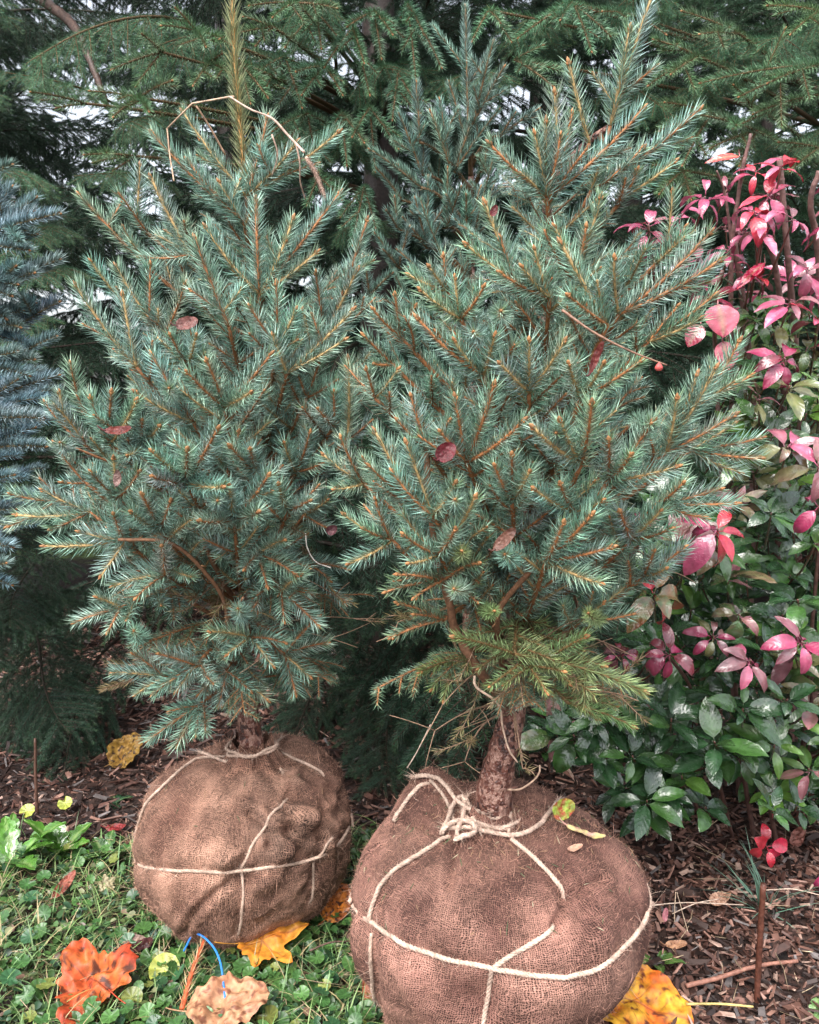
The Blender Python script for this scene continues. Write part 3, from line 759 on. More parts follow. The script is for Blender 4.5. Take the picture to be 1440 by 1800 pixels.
def hero_tree(tree, root, nfill):
    st0 = tree['st']
    # trunk
    a = Acc()
    P = smooth_path(tree['pts'], 14)
    rad = np.interp(np.linspace(0, 1, len(P)), np.linspace(0, 1, len(tree['rad'])), tree['rad'])
    tube(a, P, 0, sides=26, bump=.10, radii=rad, bfreq=70)
    # branch collars and broken twig stubs on the bare foot of the trunk
    for k in range(6):
        i = rng.integers(4, 40); th = rng.uniform(0, 6.28)
        d = np.array([math.cos(th), math.sin(th) * .8, rng.uniform(0, .4)])
        s_ = P[i] + norm(d) * rad[i] * .8
        tube(a, np.array([s_, s_ + d * .006, s_ + d * rng.uniform(.01, .02)]), .0035, .0016, 6)
    a.build('trunk', M_bark, root)
    def trunk_pt(z):
        z = min(max(z, P[0][2] + .10), P[-1][2]); i = int(np.argmin(np.abs(P[:, 2] - z))); return P[i]
    for node, tips, o in tree['fans']:
        st = o.get('st', st0); f = o.get('f', .8)
        an, aw = Acc(), Acc(); ab = aw
        nd = autoY(tree, *node, f * .78)
        hd = math.hypot(nd.x - np.interp(nd.z, tree['az'], tree['ax']), nd.y - tree['Y'])
        low = o.get('droop', 0)
        tp = trunk_pt(nd.z - hd * (.7 if not low else -.1))
        m_ = (np.array(nd) + tp) / 2 + np.array([0, 0, -.03 if not low else .02])
        W = bez(tp, m_, nd, 12)
        tube(aw, W, .0046, .0026, 7, np.array(SP[st]['wood']) * .3, bump=.12, col1=np.array(SP[st]['wood']) * .8)
        if hd > .07:
            shoot(an, None, W[5:], st, .003, .003, .5, .85, old=1)
            for q in np.linspace(.45, .92, max(2, int(hd / .045))):
                b = W[int(q * 11)]; T = norm(W[-1] - W[0])
                for sg in (1, -1):
                    if rng.random() < .25: continue
                    d = norm(rotz(T, sg * R(rng.uniform(40, 75))) + np.array([0, -.15, rng.uniform(-.1, .5) if not low else rng.uniform(-.5, .1)]))
                    l = rng.uniform(.045, .095); e = b + d * l
                    shoot(an, aw, bez(b, (b + e) / 2 + rng.normal(0, .004, 3), e, 6), st, .002, .0013, .8, .9, old=.5)
                    if rng.random() < .5: buds(ab, e, d, n=1, s=.8)
        npx = np.array(node, float)
        for ti, tp_ in enumerate(tips):
            q = autoY(tree, *tp_, f * 1.0)
            y = min(q.y, nd.y - .012 - .02 * rng.random())
            q = at(*tp_, y)
            d = np.array(q) - np.array(nd); l = np.linalg.norm(d)
            sag = np.array([0, 0, -.07 * l if not low else .07 * l]) + rng.normal(0, .02, 3) * l
            Q = bez(nd, (np.array(nd) + np.array(q)) / 2 + sag, q, 12)
            thick = .0022 if l > .1 else .0018
            shoot(an, aw, Q, st, thick * 1.15, thick * .8, 1.0, rng.uniform(.92, 1.08) * (1 if l > .06 else .85), old=0)
            T = norm(Q[-1] - Q[-2]); buds(ab, Q[-1], T, n=4 if l > .08 else 2, s=1.1, main=l > .085)
            if l > .12:                                   # a whorl of small buds and short laterals part-way
                i = int(12 * rng.uniform(.5, .75)); buds(ab, Q[i] + norm(rng.normal(0, 1, 3)) * .003, T + rng.normal(0, .5, 3), n=2, s=.8)
                for sg in (1, -1):
                    if rng.random() < .45:
                        i = int(12 * rng.uniform(.2, .6)); dd = norm(T + np.array([sg * .9, rng.uniform(-.3, .5), -.1])); l2 = l * rng.uniform(.25, .42)
                        e = Q[i] + dd * l2
                        shoot(an, aw, bez(Q[i], (Q[i] + e) / 2, e, 6), st, .0016, .001, 1, .85); buds(ab, e, dd, n=2, s=.8)
        br = aw.build('branch', M_twig, root)
        an.build('needles', M_needle, br, False); 
        flush_buds(br)
    # shoots that point at the viewer
    for px, py in tree['tufts'][::2]:
        an, aw = Acc(), Acc(); ab = aw
        b = autoY(tree, px, py - 8, .62); e = autoY(tree, px + rng.uniform(-26, 26), py - rng.uniform(0, 22), 1.02)
        st = 'green' if (px, py) in ((812, 985), (850, 1075), (1055, 1095)) else st0
        shoot(an, aw, bez(b, (b + e) / 2 + Vector((0, 0, -.01)), e, 8), st, .002, .0013, 1.0, .95)
        tp = trunk_pt(b.z - .1); tube(aw, bez(tp, (Vector(tp) + b) / 2 + Vector((0, 0, -.03)), b, 8), .004, .002, 6, np.array(SP[st]['wood']) * .5)
        buds(ab, e, e - b, n=2, s=.7)
        br = aw.build('branch', M_twig, root); an.build('needles', M_needle, br, False)
    for pts, r0, r1, f in tree['paths']:
        aw = Acc(); P_ = [autoY(tree, px, py, f * (1 - .5 * i / len(pts)) if i < len(pts) - 1 else 0.02) for i, (px, py) in enumerate(pts)]
        S = smooth_path(P_, 8)[::-1]
        tube(aw, S, r0, r1, 9, np.array((.15, .075, .045)), bump=.25, col1=np.array((.24, .12, .065)), bfreq=150)
        for k in range(10):
            i = rng.integers(2, len(S) - 2); d = norm(rng.normal(0, 1, 3)); tube(aw, np.array([S[i], S[i] + d * rng.uniform(.006, .012)]), .0016, .001, 4, (.3, .16, .08))
        aw.build('branch', M_twig, root)
    # dead, mostly bare twigs low in the crown
    for k in range(22):
        an, aw = Acc(), Acc(); z = P[0][2] + rng.uniform(.16, .52); tp = trunk_pt(z); az = rng.uniform(-2.9, -.25)
        l = rng.uniform(.12, .25); d = np.array([math.cos(az), math.sin(az) * .8, rng.uniform(-.15, .45)]); wc = np.array((.26, .165, .11)) * rng.uniform(.6, 1.2)
        e = tp + d * l; Q = bez(tp, (tp + e) / 2 + np.array([rng.normal(0, .02), 0, .03]), e + np.array([0, 0, -.03]), 12)
        tube(aw, Q, .0024, .0007, 5, wc, bump=.3, bfreq=200)
        for m in range(int(rng.integers(4, 9))):
            i = int(rng.integers(3, 12)); dd = norm(norm(Q[-1] - Q[0]) + rng.normal(0, .6, 3)); l2 = rng.uniform(.025, .08)
            B = bez(Q[i], Q[i] + dd * l2 * .5 + rng.normal(0, .004, 3), Q[i] + dd * l2, 6); tube(aw, B, .0009, .0005, 4, wc * 1.15)
            if rng.random() < .5: shoot(an, None, B, 'brown', .0008, .0006, .5)
        br = aw.build('dead_branch', M_twig, root)
        if an.n: an.build('needles', M_needle, br, False)
    # the rest of the crown, all round the trunk
    z0, z1 = P[0][2] + (.17 if tree is T1 else .24), P[-1][2] - .05
    for k in range(nfill):
        f_ = (k + .5) / nfill; z = z0 + (z1 - z0) * f_ ** 1.1
        az = k * 2.39996 + rng.uniform(-.3, .3)
        r_ = np.interp(z + .05, tree['rz'], tree['rr']) * rng.uniform(.72, .95)
        p = trunk_pt(z - .04)
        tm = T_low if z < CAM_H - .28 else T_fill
        front = math.sin(az) < -.3
        if front: r_ *= .8
        place_limb(root, tm[int(rng.integers(3))], Vector(p) - root.location, az, R(rng.uniform(18, 38) if tm is T_fill else rng.uniform(-20, 12)), R(rng.uniform(-30, 30)), r_ / .34)

root1 = empty('balled_spruce', (at(420, 1480, 1.44).x, 1.44, 0), 'left blue green spruce with one tall leader, its roots wrapped in the tan burlap ball', 'tree', 'spruces with burlap wrapped root balls')
root2 = empty('balled_spruce', (at(868, 1610, 1.18).x, 1.18, 0), 'right blue green spruce with forked orange top and leaning trunk, in the nearer burlap ball', 'tree', 'spruces with burlap wrapped root balls')
hero_tree(T1, root1, 36)
hero_tree(T2, root2, 36)
# the tall leader of the left tree
an, aw = Acc(), Acc()
P = smooth_path([at(434, 347, 1.45), at(424, 240, 1.44), at(414, 110, 1.43), at(405, -60, 1.42)], 10)
shoot(an, aw, P, 'lead', .0042, .003, 1.7)
b_ = aw.build('leader', M_twig, root1); an.build('needles', M_needle, b_, False)

# ------------------------------------------------------------------ root balls
def lathe_ball(cx, cy, prof, ell, dfun, nu=300, nv=170):
    """prof: (radius, z) control points from the top to the bottom; ell: (x, y) stretch; dfun(x,y,z)->offset vector"""
    S = smooth_path([(r, 0, z) for r, z in prof], 16)
    seg = np.r_[0, np.cumsum(np.linalg.norm(np.diff(S, axis=0), axis=1))]
    q = np.linspace(0, seg[-1], nv)
    rr = np.interp(q, seg, S[:, 0]); zz = np.interp(q, seg, S[:, 2])
    rr = np.maximum(rr, .0005)
    an_ = np.linspace(0, 2 * math.pi, nu + 1) - math.pi * 1.5 + math.pi      # seam at the back
    X = rr[:, None] * np.cos(an_)[None] * ell[0]; Y = rr[:, None] * np.sin(an_)[None] * ell[1]; Z = np.repeat(zz[:, None], nu + 1, 1)
    V = np.stack([X, Y, Z], -1)
    for i in range(nv):
        for j in range(nu):
            V[i, j] = dfun(V[i, j], rr[i])
    V[:, nu] = V[:, 0]
    V[..., 0] += cx; V[..., 1] += cy
    UV = np.stack([np.tile(an_ * .215, (nv, 1)), np.repeat(q[:, None], nu + 1, 1)], -1)
    i = np.arange(nv - 1)[:, None]; j = np.arange(nu)[None]; w_ = nu + 1
    F = np.stack([i * w_ + j, (i + 1) * w_ + j, (i + 1) * w_ + j + 1, i * w_ + j + 1], -1).reshape(-1, 4)
    return V.reshape(-1, 3), F, UV.reshape(-1, 2)
def g(d2, s): return math.exp(-d2 / (s * s))
def nz(p, f, o=0): return mnoise.noise(Vector((p[0] * f + o, p[1] * f, p[2] * f)))
def fold(p, f, o=0): return 1 - abs(mnoise.noise(Vector((p[0] * f + o, p[1] * f, p[2] * f)))) * 2
def d_ball1(p, r):
    p = np.array(p); n = np.array([p[0], p[1], (p[2] - .17) * 1.2]); n = n / max(np.linalg.norm(n), 1e-5)
    h = .014 * nz(p, 7, 1) + .008 * nz(p, 16, 4) + .0016 * nz(p, 60, 2)
    # lumps of twisted cloth at the upper right
    for c, a, s in (((.070, -.145, .268), .040, .020), ((.118, -.125, .262), .048, .022), ((.095, -.155, .228), .030, .022), ((.155, -.11, .215), .030, .028), ((.095, -.14, .252), -.034, .012), ((.030, -.19, .195), -.026, .020), ((.0, -.19, .225), .016, .022), ((.06, -.18, .19), .018, .02), ((-.14, -.02, .31), .010, .05),
                    ((.15, -.02, .33), .018, .07), ((.20, -.05, .20), .018, .05)):
        h += a * g(float(np.sum((p - np.array(c)) ** 2)), s)
    w_ = g((p[0] - .12) ** 2 + (p[2] - .25) ** 2, .12)
    h += w_ * (.014 * fold(p, 22, 3) - .007 + .008 * nz(p, 42, 5))
    h += .005 * fold(np.array([p[0] + p[2] * .8, p[1], p[2] * .3]), 16, 8) * g((p[2] - .08) ** 2, .07)
    q = p + n * h
    q[0] += .09 * (q[2] - .16)
    q[2] = max(q[2], -.012)
    return q
def stain1(P):
    c = np.ones((len(P), 3))
    for i, p in enumerate(P):
        x, y, z = p[0] - c1[0], p[1] - c1[1], p[2]
        m = g((x - .10) ** 2 + (z - .25) ** 2, .085) * (y < .02) * min(1, max(0, .75 + 1.6 * mnoise.noise(Vector((x * 28, y * 28, z * 28)))))
        k = .12 * mnoise.noise(Vector((x * 9, y * 9, z * 9 + 4)))
        c[i] = np.array((1 + k, 1 + k, 1 + k)) * (1 - m) + np.array((.52, .56, .58)) * m
    return c
def stain2(P):
    c = np.ones((len(P), 3))
    for i, p in enumerate(P):
        x, y, z = p[0] - c2[0], p[1] - c2[1], p[2]
        k = .14 * mnoise.noise(Vector((x * 7, y * 7, z * 7 + 14)))
        m = min(1, max(0, (z - .31) * 18 + .9 * mnoise.noise(Vector((x * 20, y * 20, z * 20))))) * .8
        c[i] = np.array((1 + k * 1.3, 1 + k * .9, 1 + k)) * (1 - m) + np.array((.62, .60, .58)) * m
    return c
def d_ball2(p, r):
    p = np.array(p); n = np.array([p[0], p[1], (p[2] - .18) * 1.1]); n = n / max(np.linalg.norm(n), 1e-5)
    h = .014 * nz(p, 6, 11) + .008 * nz(p, 15, 14) + .0014 * nz(p, 60, 12)
    h += .010 * fold(np.array([p[0] * 1.6, p[1] * 1.6, p[2] * .4]), 9, 21) * g((p[2] - .24) ** 2, .10)
    h += -.020 * g((p[0] + .055) ** 2 + (p[2] - .22) ** 2, .035) * (p[1] < 0)          # dent in the front
    h += .008 * g((p[0] - .10) ** 2 + (p[2] - .26) ** 2, .05) * (p[1] < 0)
    h += -.010 * g((p[0] + .19) ** 2, .025) * (p[1] < .02)
    h += .010 * g((p[0] - .20) ** 2 + (p[1] + .02) ** 2 + (p[2] - .30) ** 2, .08) + .012 * g((p[0] + .05) ** 2 + (p[1] + .2) ** 2 + (p[2] - .13) ** 2, .05) - .012 * g((p[0] - .09) ** 2 + (p[1] + .19) ** 2 + (p[2] - .12) ** 2, .05)
    q = p + n * h
    if q[0] > 0: q[0] *= 1 - .27 * min(1, max(0, (.21 - q[2]) / .21)) ** 1.2
    q[2] += .050 * g((p[0] + .105) ** 2 * 1.3 + (p[1] - .110) ** 2, .056) * (p[2] > .2)
    q[2] += -.018 * g((p[0] + .16) ** 2 + (p[1] + .02) ** 2, .06) * (p[2] > .2)    # gathered peak behind on the left
    q[2] += .02 * g((p[0] - .05) ** 2 + (p[1] - .12) ** 2, .09) * (p[2] > .2)
    q[2] = max(q[2], -.012)
    return q
def bvh_of(V, F): return BVHTree.FromPolygons([tuple(v) for v in V], [tuple(f) for f in F])

def on_ball(bvh, px, py, Yc, off):
    d = ray(px, py).normalized()
    loc, n, _, _ = bvh.ray_cast(Vector((0, 0, CAM_H)), d)
    if loc is None: loc, n, _, _ = bvh.find_nearest(at(px, py, Yc))
    if n.dot(d) > 0: n = -n
    return loc + n * off, n
CTR = [0, 0]
def rope_path(bvh, pts, Yc, off=.002):
    out = []
    for i in range(len(pts) - 1):
        (x0, y0), (x1, y1) = pts[i], pts[i + 1]
        k = max(2, int(math.hypot(x1 - x0, y1 - y0) / 12))
        for t in np.linspace(0, 1, k, endpoint=False): out.append(on_ball(bvh, x0 + (x1 - x0) * t, y0 + (y1 - y0) * t, Yc, off)[0])
    out.append(on_ball(bvh, *pts[-1], Yc, off)[0])
    P = np.array([list(p) for p in out])
    for _ in range(3): P[1:-1] = P[1:-1] * .5 + (P[:-2] + P[2:]) * .25
    for i in range(len(P)):                                       # keep the twine on top of the cloth
        loc, n, _, dist = bvh.find_nearest(Vector(P[i]))
        c = Vector((P[:, 0].mean() * 0 + CTR[0], CTR[1], .17))
        if n.dot(loc - c) < 0: n = -n
        h = (Vector(P[i]) - loc).dot(n)
        if h < off: P[i] = list(Vector(P[i]) + n * (off - h))
    return P
def resample(P, step):
    seg = np.r_[0, np.cumsum(np.linalg.norm(np.diff(P, axis=0), axis=1))]
    n = max(4, int(seg[-1] / step)); q = np.linspace(0, seg[-1], n)
    return np.stack([np.interp(q, seg, P[:, k]) for k in range(3)], 1)
def fibres(acc, pos, nrm_, n, L0, L1, r, col, spread=.9):
    i = rng.integers(0, len(pos), n)
    p = pos[i]; d = norm(nrm_[i] * rng.uniform(.05, .8, (n, 1)) + rng.normal(0, spread, (n, 3)))
    L = rng.uniform(L0, L1, n)
    bend = rng.normal(0, .35, (n, 3))
    c = np.array(col) * rng.uniform(.6, 1.2, (n, 1))
    needles(acc, p, d, bend, L, np.full(n, r), c, c * 1.2, True)
def rope(parent, P, rad=.0033, col=(.58, .40, .28), hairs=90, name='twine', frayed=False, sink=1):
    P = resample(P, .0022); a = Acc(); rad = rad * .82
    if not frayed and sink:                           # the ends dive under the folds
        m = min(7, len(P) // 3)
        for e, sg in ((-1, -1),):
            for q in range(m):
                i = q if e == 0 else len(P) - 1 - q
                d_ = np.array([CTR[0], CTR[1], .17]) - P[i]; P[i] = P[i] + d_ / np.linalg.norm(d_) * .008 * (1 - q / m) ** 1.5
    P = P + np.stack([np.interp(np.arange(len(P)), np.arange(0, len(P) + 9, 10), rng.normal(0, .0006, len(np.arange(0, len(P) + 9, 10)))) for _ in range(3)], 1)
    T, n_, b_ = frames(P)
    s = np.arange(len(P)) * .0022
    for k in range(3):
        ph = s / .018 * 2 * math.pi + k * 2.094
        S = P + (np.cos(ph)[:, None] * n_ + np.sin(ph)[:, None] * b_) * rad * .48
        c = np.array(col) * rng.uniform(.8, 1.08)
        n0_ = len(a.c); wob = 1 + .14 * np.sin(s * 310 + k * 2) + .10 * np.sin(s * 127 + k)
        tube(a, S, 0, sides=6, col=c, radii=rad * .64 * wob)
        dirt = np.array([.72 + .42 * mnoise.noise(Vector(q * 38)) + .18 * mnoise.noise(Vector(q * 150)) for q in S]) + .12
        D = np.r_[np.repeat(np.clip(dirt, .35, 1.1), 6), 1, 1][:, None]
        a.c[n0_] = np.tile(c, (len(D), 1)) * D
    nh = int(hairs * 2.4 * s[-1] / .2)
    hp = P + rng.normal(0, rad * .4, P.shape)
    f = norm(rng.normal(0, 1, P.shape) + np.array([0, -.4, 0]))
    fibres(a, hp, f, nh, .004, .014, .00016, np.array(col) * 1.1)
    fibres(a, hp, f, max(2, nh // 16), .012, .035, .0002, np.array(col) * 1.1)
    if frayed:
        for e in (0, -1):
            dirn = (P[0] - P[3]) if e == 0 else (P[-1] - P[-4])
            fibres(a, np.tile(P[e], (4, 1)), np.tile(norm(dirn) * 3, (4, 1)), 40, .008, .028, .0003, np.array(col) * 1.05, .35)
    return a.build(name, M_rope, parent)

def around(bvh, z0, z1, a0, a1):
    """the hidden half of a twine loop: points on the cloth from azimuth a0 to a1"""
    out = []
    for t in np.linspace(0, 1, 26):
        a = a0 + (a1 - a0) * t; z = z0 + (z1 - z0) * t
        loc, n, _, _ = bvh.ray_cast(Vector((CTR[0], CTR[1], z)), Vector((math.cos(a), math.sin(a), 0)))
        if loc is not None: out.append(list(loc + Vector((math.cos(a), math.sin(a), 0)) * .005))
    return np.array(out)
def root_ball(root, cx, cy, prof, ell, dfun, mat, ropes, label, Yc, fcol, rcol, stain, grooves, collar, lean_=0):
    CTR[:] = [cx, cy]
    V, F, UV = lathe_ball(cx, cy, prof, ell, dfun)
    bvh = bvh_of(V, F)
    paths = [(rope_path(bvh, pts, Yc, .001), kw) for pts, kw in ropes]
    gv = [resample(rope_path(bvh, pts, Yc, .001), .003) for pts in grooves]; gv = np.concatenate(gv)
    allp = np.concatenate([resample(p, .004) for p, kw in paths if not kw.get('free')])
    # the twine cuts into the cloth
    ctr = np.array([cx, cy, .17])
    n = norm(V - ctr)
    d2 = np.full(len(V), 9.0)
    for i in range(0, len(V), 4000):
        d2[i:i + 4000] = ((V[i:i + 4000, None] - allp[None]) ** 2).sum(-1).min(1)
    dg = np.full(len(V), 9.0)
    for i in range(0, len(V), 4000):
        dg[i:i + 4000] = ((V[i:i + 4000, None] - gv[None]) ** 2).sum(-1).min(1)
    V = V - n * (.010 * np.exp(-dg / .0055 ** 2) - .004 * np.exp(-(np.sqrt(dg) - .014) ** 2 / .007 ** 2))[:, None]
    V2 = V - n * (.0042 * np.exp(-d2 / .007 ** 2) + .006 * np.exp(-d2 / .022 ** 2))[:, None]
    bvh = bvh_of(V2, F)
    paths = [(rope_path(bvh, pts, Yc, kw.get('off', .0024)), kw) for pts, kw in ropes]
    a = Acc(); a.add(V2, F, stain(V2), UV)
    ball = a.build('root_ball', mat, root)
    if label: ball["label"] = label
    # gathered cloth round the foot of the trunk
    tb, tr_, hh = collar
    ca = Acc(); K = 72; th = np.linspace(0, 2 * math.pi, K + 1)
    rows = []
    for q in np.linspace(0, 1, 12):
        ru = np.array([mnoise.noise(Vector((math.cos(t) * 2.6, math.sin(t) * 2.6, cx * 9 + q))) for t in th]) * .013 + .0035 * np.cos(th * 13 + 2 * np.sin(th * 2))
        rr_ = tr_ + .004 + .030 * (1 - q) ** 2.2 + ru * (.35 + .65 * (1 - q)) + .004
        zz_ = tb[2] + hh * q + (ru * .9 if q > .8 else 0) - .012 * (1 - q)
        rows.append(np.stack([tb[0] + rr_ * np.cos(th) + lean_ * hh * q, tb[1] + rr_ * np.sin(th) * .95, zz_ + 0 * th], 1))
    Vc = np.concatenate(rows); i_ = np.arange(11)[:, None]; j_ = np.arange(K)[None]; w_ = K + 1
    Fc = np.stack([i_ * w_ + j_, i_ * w_ + j_ + 1, (i_ + 1) * w_ + j_ + 1, (i_ + 1) * w_ + j_], -1).reshape(-1, 4)
    ca.add(Vc, Fc, np.tile((.85, .82, .8), (len(Vc), 1)), np.stack([np.tile(th * .05, 12), np.repeat(np.linspace(0, .05, 12), K + 1)], -1))
    ca.build('cloth_collar', mat, ball)
    for q, ph, dz in ((.55, .3, .004), (.72, 1.2, -.003)):
        t = np.linspace(0, 2 * math.pi, 60); rg = tr_ + .016 + .003 * np.cos(t * 5 + ph)
        rope(ball, np.stack([tb[0] + rg * np.cos(t) + lean_ * hh * q, tb[1] + rg * .97 * np.sin(t), tb[2] + hh * q + dz * np.cos(t + ph) * 1.5], 1), .0033, rcol, 110, sink=False)
    for k, (P, kw) in enumerate(paths):
        if kw.get('loop'):
            e, b = P[-1], P[0]
            ae = math.atan2(e[1] - CTR[1], e[0] - CTR[0]); ab_ = math.atan2(b[1] - CTR[1], b[0] - CTR[0])
            if kw['loop'] > 0:
                while ab_ < ae: ab_ += 2 * math.pi
            else:
                while ab_ > ae: ab_ -= 2 * math.pi
            P = np.vstack([P, around(bvh, e[2], b[2], ae + .04 * kw['loop'], ab_ - .04 * kw['loop'])])
            for _ in range(2): P[1:-1] = P[1:-1] * .5 + (P[:-2] + P[2:]) * .25
        rope(ball, P, kw.get('rad', .0033), rcol, kw.get('hairs', 90), frayed=kw.get('fray', False), sink=not kw.get('loop'))
    fa = Acc()
    keep = V2[:, 2] > .0
    fibres(fa, V2[keep], n[keep], 20000, .003, .010, .00022, np.array(fcol) * 1.7, .9)
    fibres(fa, V2[keep], n[keep], 320, .012, .032, .00026, np.array(fcol) * 2.0, 1.1)
    o = fa.build('cloth_fibres', M_fibre, ball); o["kind"] = "stuff"
    return ball, bvh, V2, n

c1 = (root1.location.x + .004, 1.47)
prof1 = [(.0005, .335), (.06, .335), (.115, .315), (.163, .278), (.192, .228), (.202, .17), (.195, .11), (.165, .052), (.115, .008), (.06, -.01), (.0005, -.012)]
ropes1 = [
 ([(618, 1455), (600, 1482), (575, 1500), (545, 1513), (480, 1523), (430, 1530), (350, 1532), (280, 1530), (236, 1521), (226, 1510)], dict(loop=-1)),
 ([(226, 1512), (228, 1480), (238, 1450), (270, 1400), (310, 1360), (345, 1335), (372, 1331), (420, 1335), (462, 1327)], {}),
 ([(425, 1530), (430, 1560), (428, 1600), (418, 1648)], dict(rad=.0028)),
 ([(420, 1526), (440, 1490), (470, 1450), (500, 1410), (508, 1400)], dict(rad=.003)),
 ([(405, 1313), (435, 1320), (470, 1322), (486, 1318), (515, 1333), (545, 1348), (575, 1362)], dict(rad=.003, off=.004)),
 ([(470, 1322), (482, 1335), (497, 1357)], dict(rad=.003, off=.003, fray=True)),
 ([(550, 1515), (553, 1540), (549, 1565), (546, 1592)], dict(rad=.0026)),
 ([(583, 1474), (568, 1495), (552, 1513)], dict(rad=.0026)),
 ([(355, 1325), (375, 1308), (395, 1300)], dict(rad=.0035, off=.005, fray=True)),
 ([(470, 1325), (480, 1310), (492, 1303)], dict(rad=.003, off=.006, fray=True)),
]
ball1, bvh1, V1, n1_ = root_ball(root1, *c1, prof1, (1.0, .98), d_ball1, M_burlap1, ropes1, None, 1.44, (.30, .17, .12), (.58, .42, .33), stain1, [[(402, 1552), (372, 1575), (345, 1600), (328, 1625), (322, 1645)], [(440, 1430), (462, 1442), (480, 1462), (475, 1485)], [(500, 1420), (540, 1440), (570, 1480)]], ((T1['pts'][0].x - .002, 1.45, .335), .027, .034), -.1)

c2 = (root2.location.x, 1.18)
prof2 = [(.0005, .352), (.07, .355), (.13, .345), (.190, .308), (.220, .258), (.226, .205), (.222, .16), (.198, .10), (.170, .045), (.135, .004), (.08, -.01), (.0005, -.012)]
ropes2 = [
 ([(612, 1598), (650, 1612), (665, 1632), (700, 1658), (760, 1680), (865, 1700), (930, 1716), (1000, 1720), (1050, 1708), (1085, 1680), (1100, 1660)], dict(rad=.004, loop=1)),
 ([(652, 1620), (655, 1592), (668, 1562), (672, 1548), (700, 1525), (760, 1490), (792, 1466)], dict(rad=.0038)),
 ([(790, 1460), (830, 1458), (900, 1474), (938, 1464), (962, 1440), (978, 1412)], dict(rad=.0042, off=.004, fray=True)),
 ([(900, 1475), (940, 1508), (975, 1545), (993, 1576)], dict(rad=.0038)),
 ([(868, 1698), (920, 1670), (962, 1643), (978, 1628)], dict(rad=.0038)),
 ([(866, 1700), (862, 1740), (850, 1800), (846, 1830)], dict(rad=.0038)),
 ([(654, 1640), (655, 1720), (672, 1800), (680, 1830)], dict(rad=.0034)),
 ([(694, 1445), (705, 1420), (730, 1395), (752, 1372)], dict(rad=.004, off=.003)),
 ([(735, 1368), (770, 1368), (800, 1358), (828, 1344)], dict(rad=.004, off=.006, fray=True)),
 ([(757, 1372), (778, 1395), (795, 1425), (800, 1450)], dict(rad=.003, off=.003)),
 ([(778, 1475), (790, 1440), (800, 1410), (812, 1400), (820, 1420), (812, 1450), (800, 1470)], dict(rad=.0042, off=.008)),
 ([(832, 1440), (862, 1444), (895, 1445)], dict(rad=.0038, off=.006)),
 ([(780, 1470), (800, 1448), (825, 1455), (842, 1470), (820, 1480), (795, 1478)], dict(rad=.0045, off=.011)),
 ([(820, 1410), (826, 1435), (842, 1462)], dict(rad=.004, off=.008, fray=True)),
 ([(900, 1410), (898, 1445), (893, 1472)], dict(rad=.003, off=.003)),
]
ball2, bvh2, V2_, n2_ = root_ball(root2, *c2, prof2, (1.0, .97), d_ball2, M_burlap2, ropes2, None, 1.18, (.27, .15, .11), (.60, .44, .35), stain2, [[(993, 1578), (1030, 1565), (1060, 1545)], [(994, 1580), (990, 1605), (980, 1626)], [(672, 1550), (662, 1600), (668, 1640)], [(800, 1480), (790, 1560)], [(700, 1440), (740, 1450), (780, 1470)]], ((T2['pts'][0].x + .002, 1.21, .340), .036, .026), .15)

# ------------------------------------------------------------------ traced shoots of the firs and of the near spruce boughs
def fans_at(root, trunk, fans, Y, st, fwd=.10, link_low=.0, mat=None):
    """fans: (node, [tips]); shoots run from the node to the tips, a woody link runs back to the trunk (x, y)"""
    for it in fans:
        node, tips = it[0], it[1]; y0 = Y + (it[2] if len(it) > 2 else 0)
        an, aw = Acc(), Acc()
        nd = at(*node, y0 + rng.uniform(-.03, .03))
        tp = Vector((trunk[0], trunk[1], nd.z + link_low * (Vector((trunk[0], trunk[1])) - nd.xy).length))
        W = bez(tp, (tp + nd) / 2 + Vector((0, 0, .04)), nd, 14)
        tube(aw, W, .011 if (tp - nd).length > .5 else .006, .003, 7, np.array(SP[st]['wood']) * .5, bump=.12, col1=np.array(SP[st]['wood']) * .8)
        shoot(an, None, W[8:], st, .003, .003, .7, .9, old=.6)
        for tp_ in tips:
            q = at(*tp_, nd.y - rng.uniform(.2, 1.1) * fwd)
            l = (q - nd).length
            Q = bez(nd, (nd + q) / 2 + Vector((0, 0, .05 * l)), q, 10)
            shoot(an, aw, Q, st, .0026, .0017, 1.0, rng.uniform(.9, 1.08))
            T = norm(Q[-1] - Q[-2]); buds(aw, Q[-1], T, n=3, s=.9, main=l > .1, col=(.2, .1, .05))
            if l > .1:
                for sg in (1, -1):
                    if rng.random() < .5:
                        i = int(rng.integers(2, 6)); dd = norm(T + np.array([sg * .8, rng.uniform(-.3, .3), rng.uniform(-.3, .1)])); e = Q[i] + dd * l * rng.uniform(.25, .45)
                        shoot(an, aw, bez(Q[i], (Q[i] + e) / 2, e, 6), st, .0018, .0012, 1, .88)
        br = aw.build('branch', M_twig, root); an.build('needles', mat or M_needle, br, False); flush_buds(br)

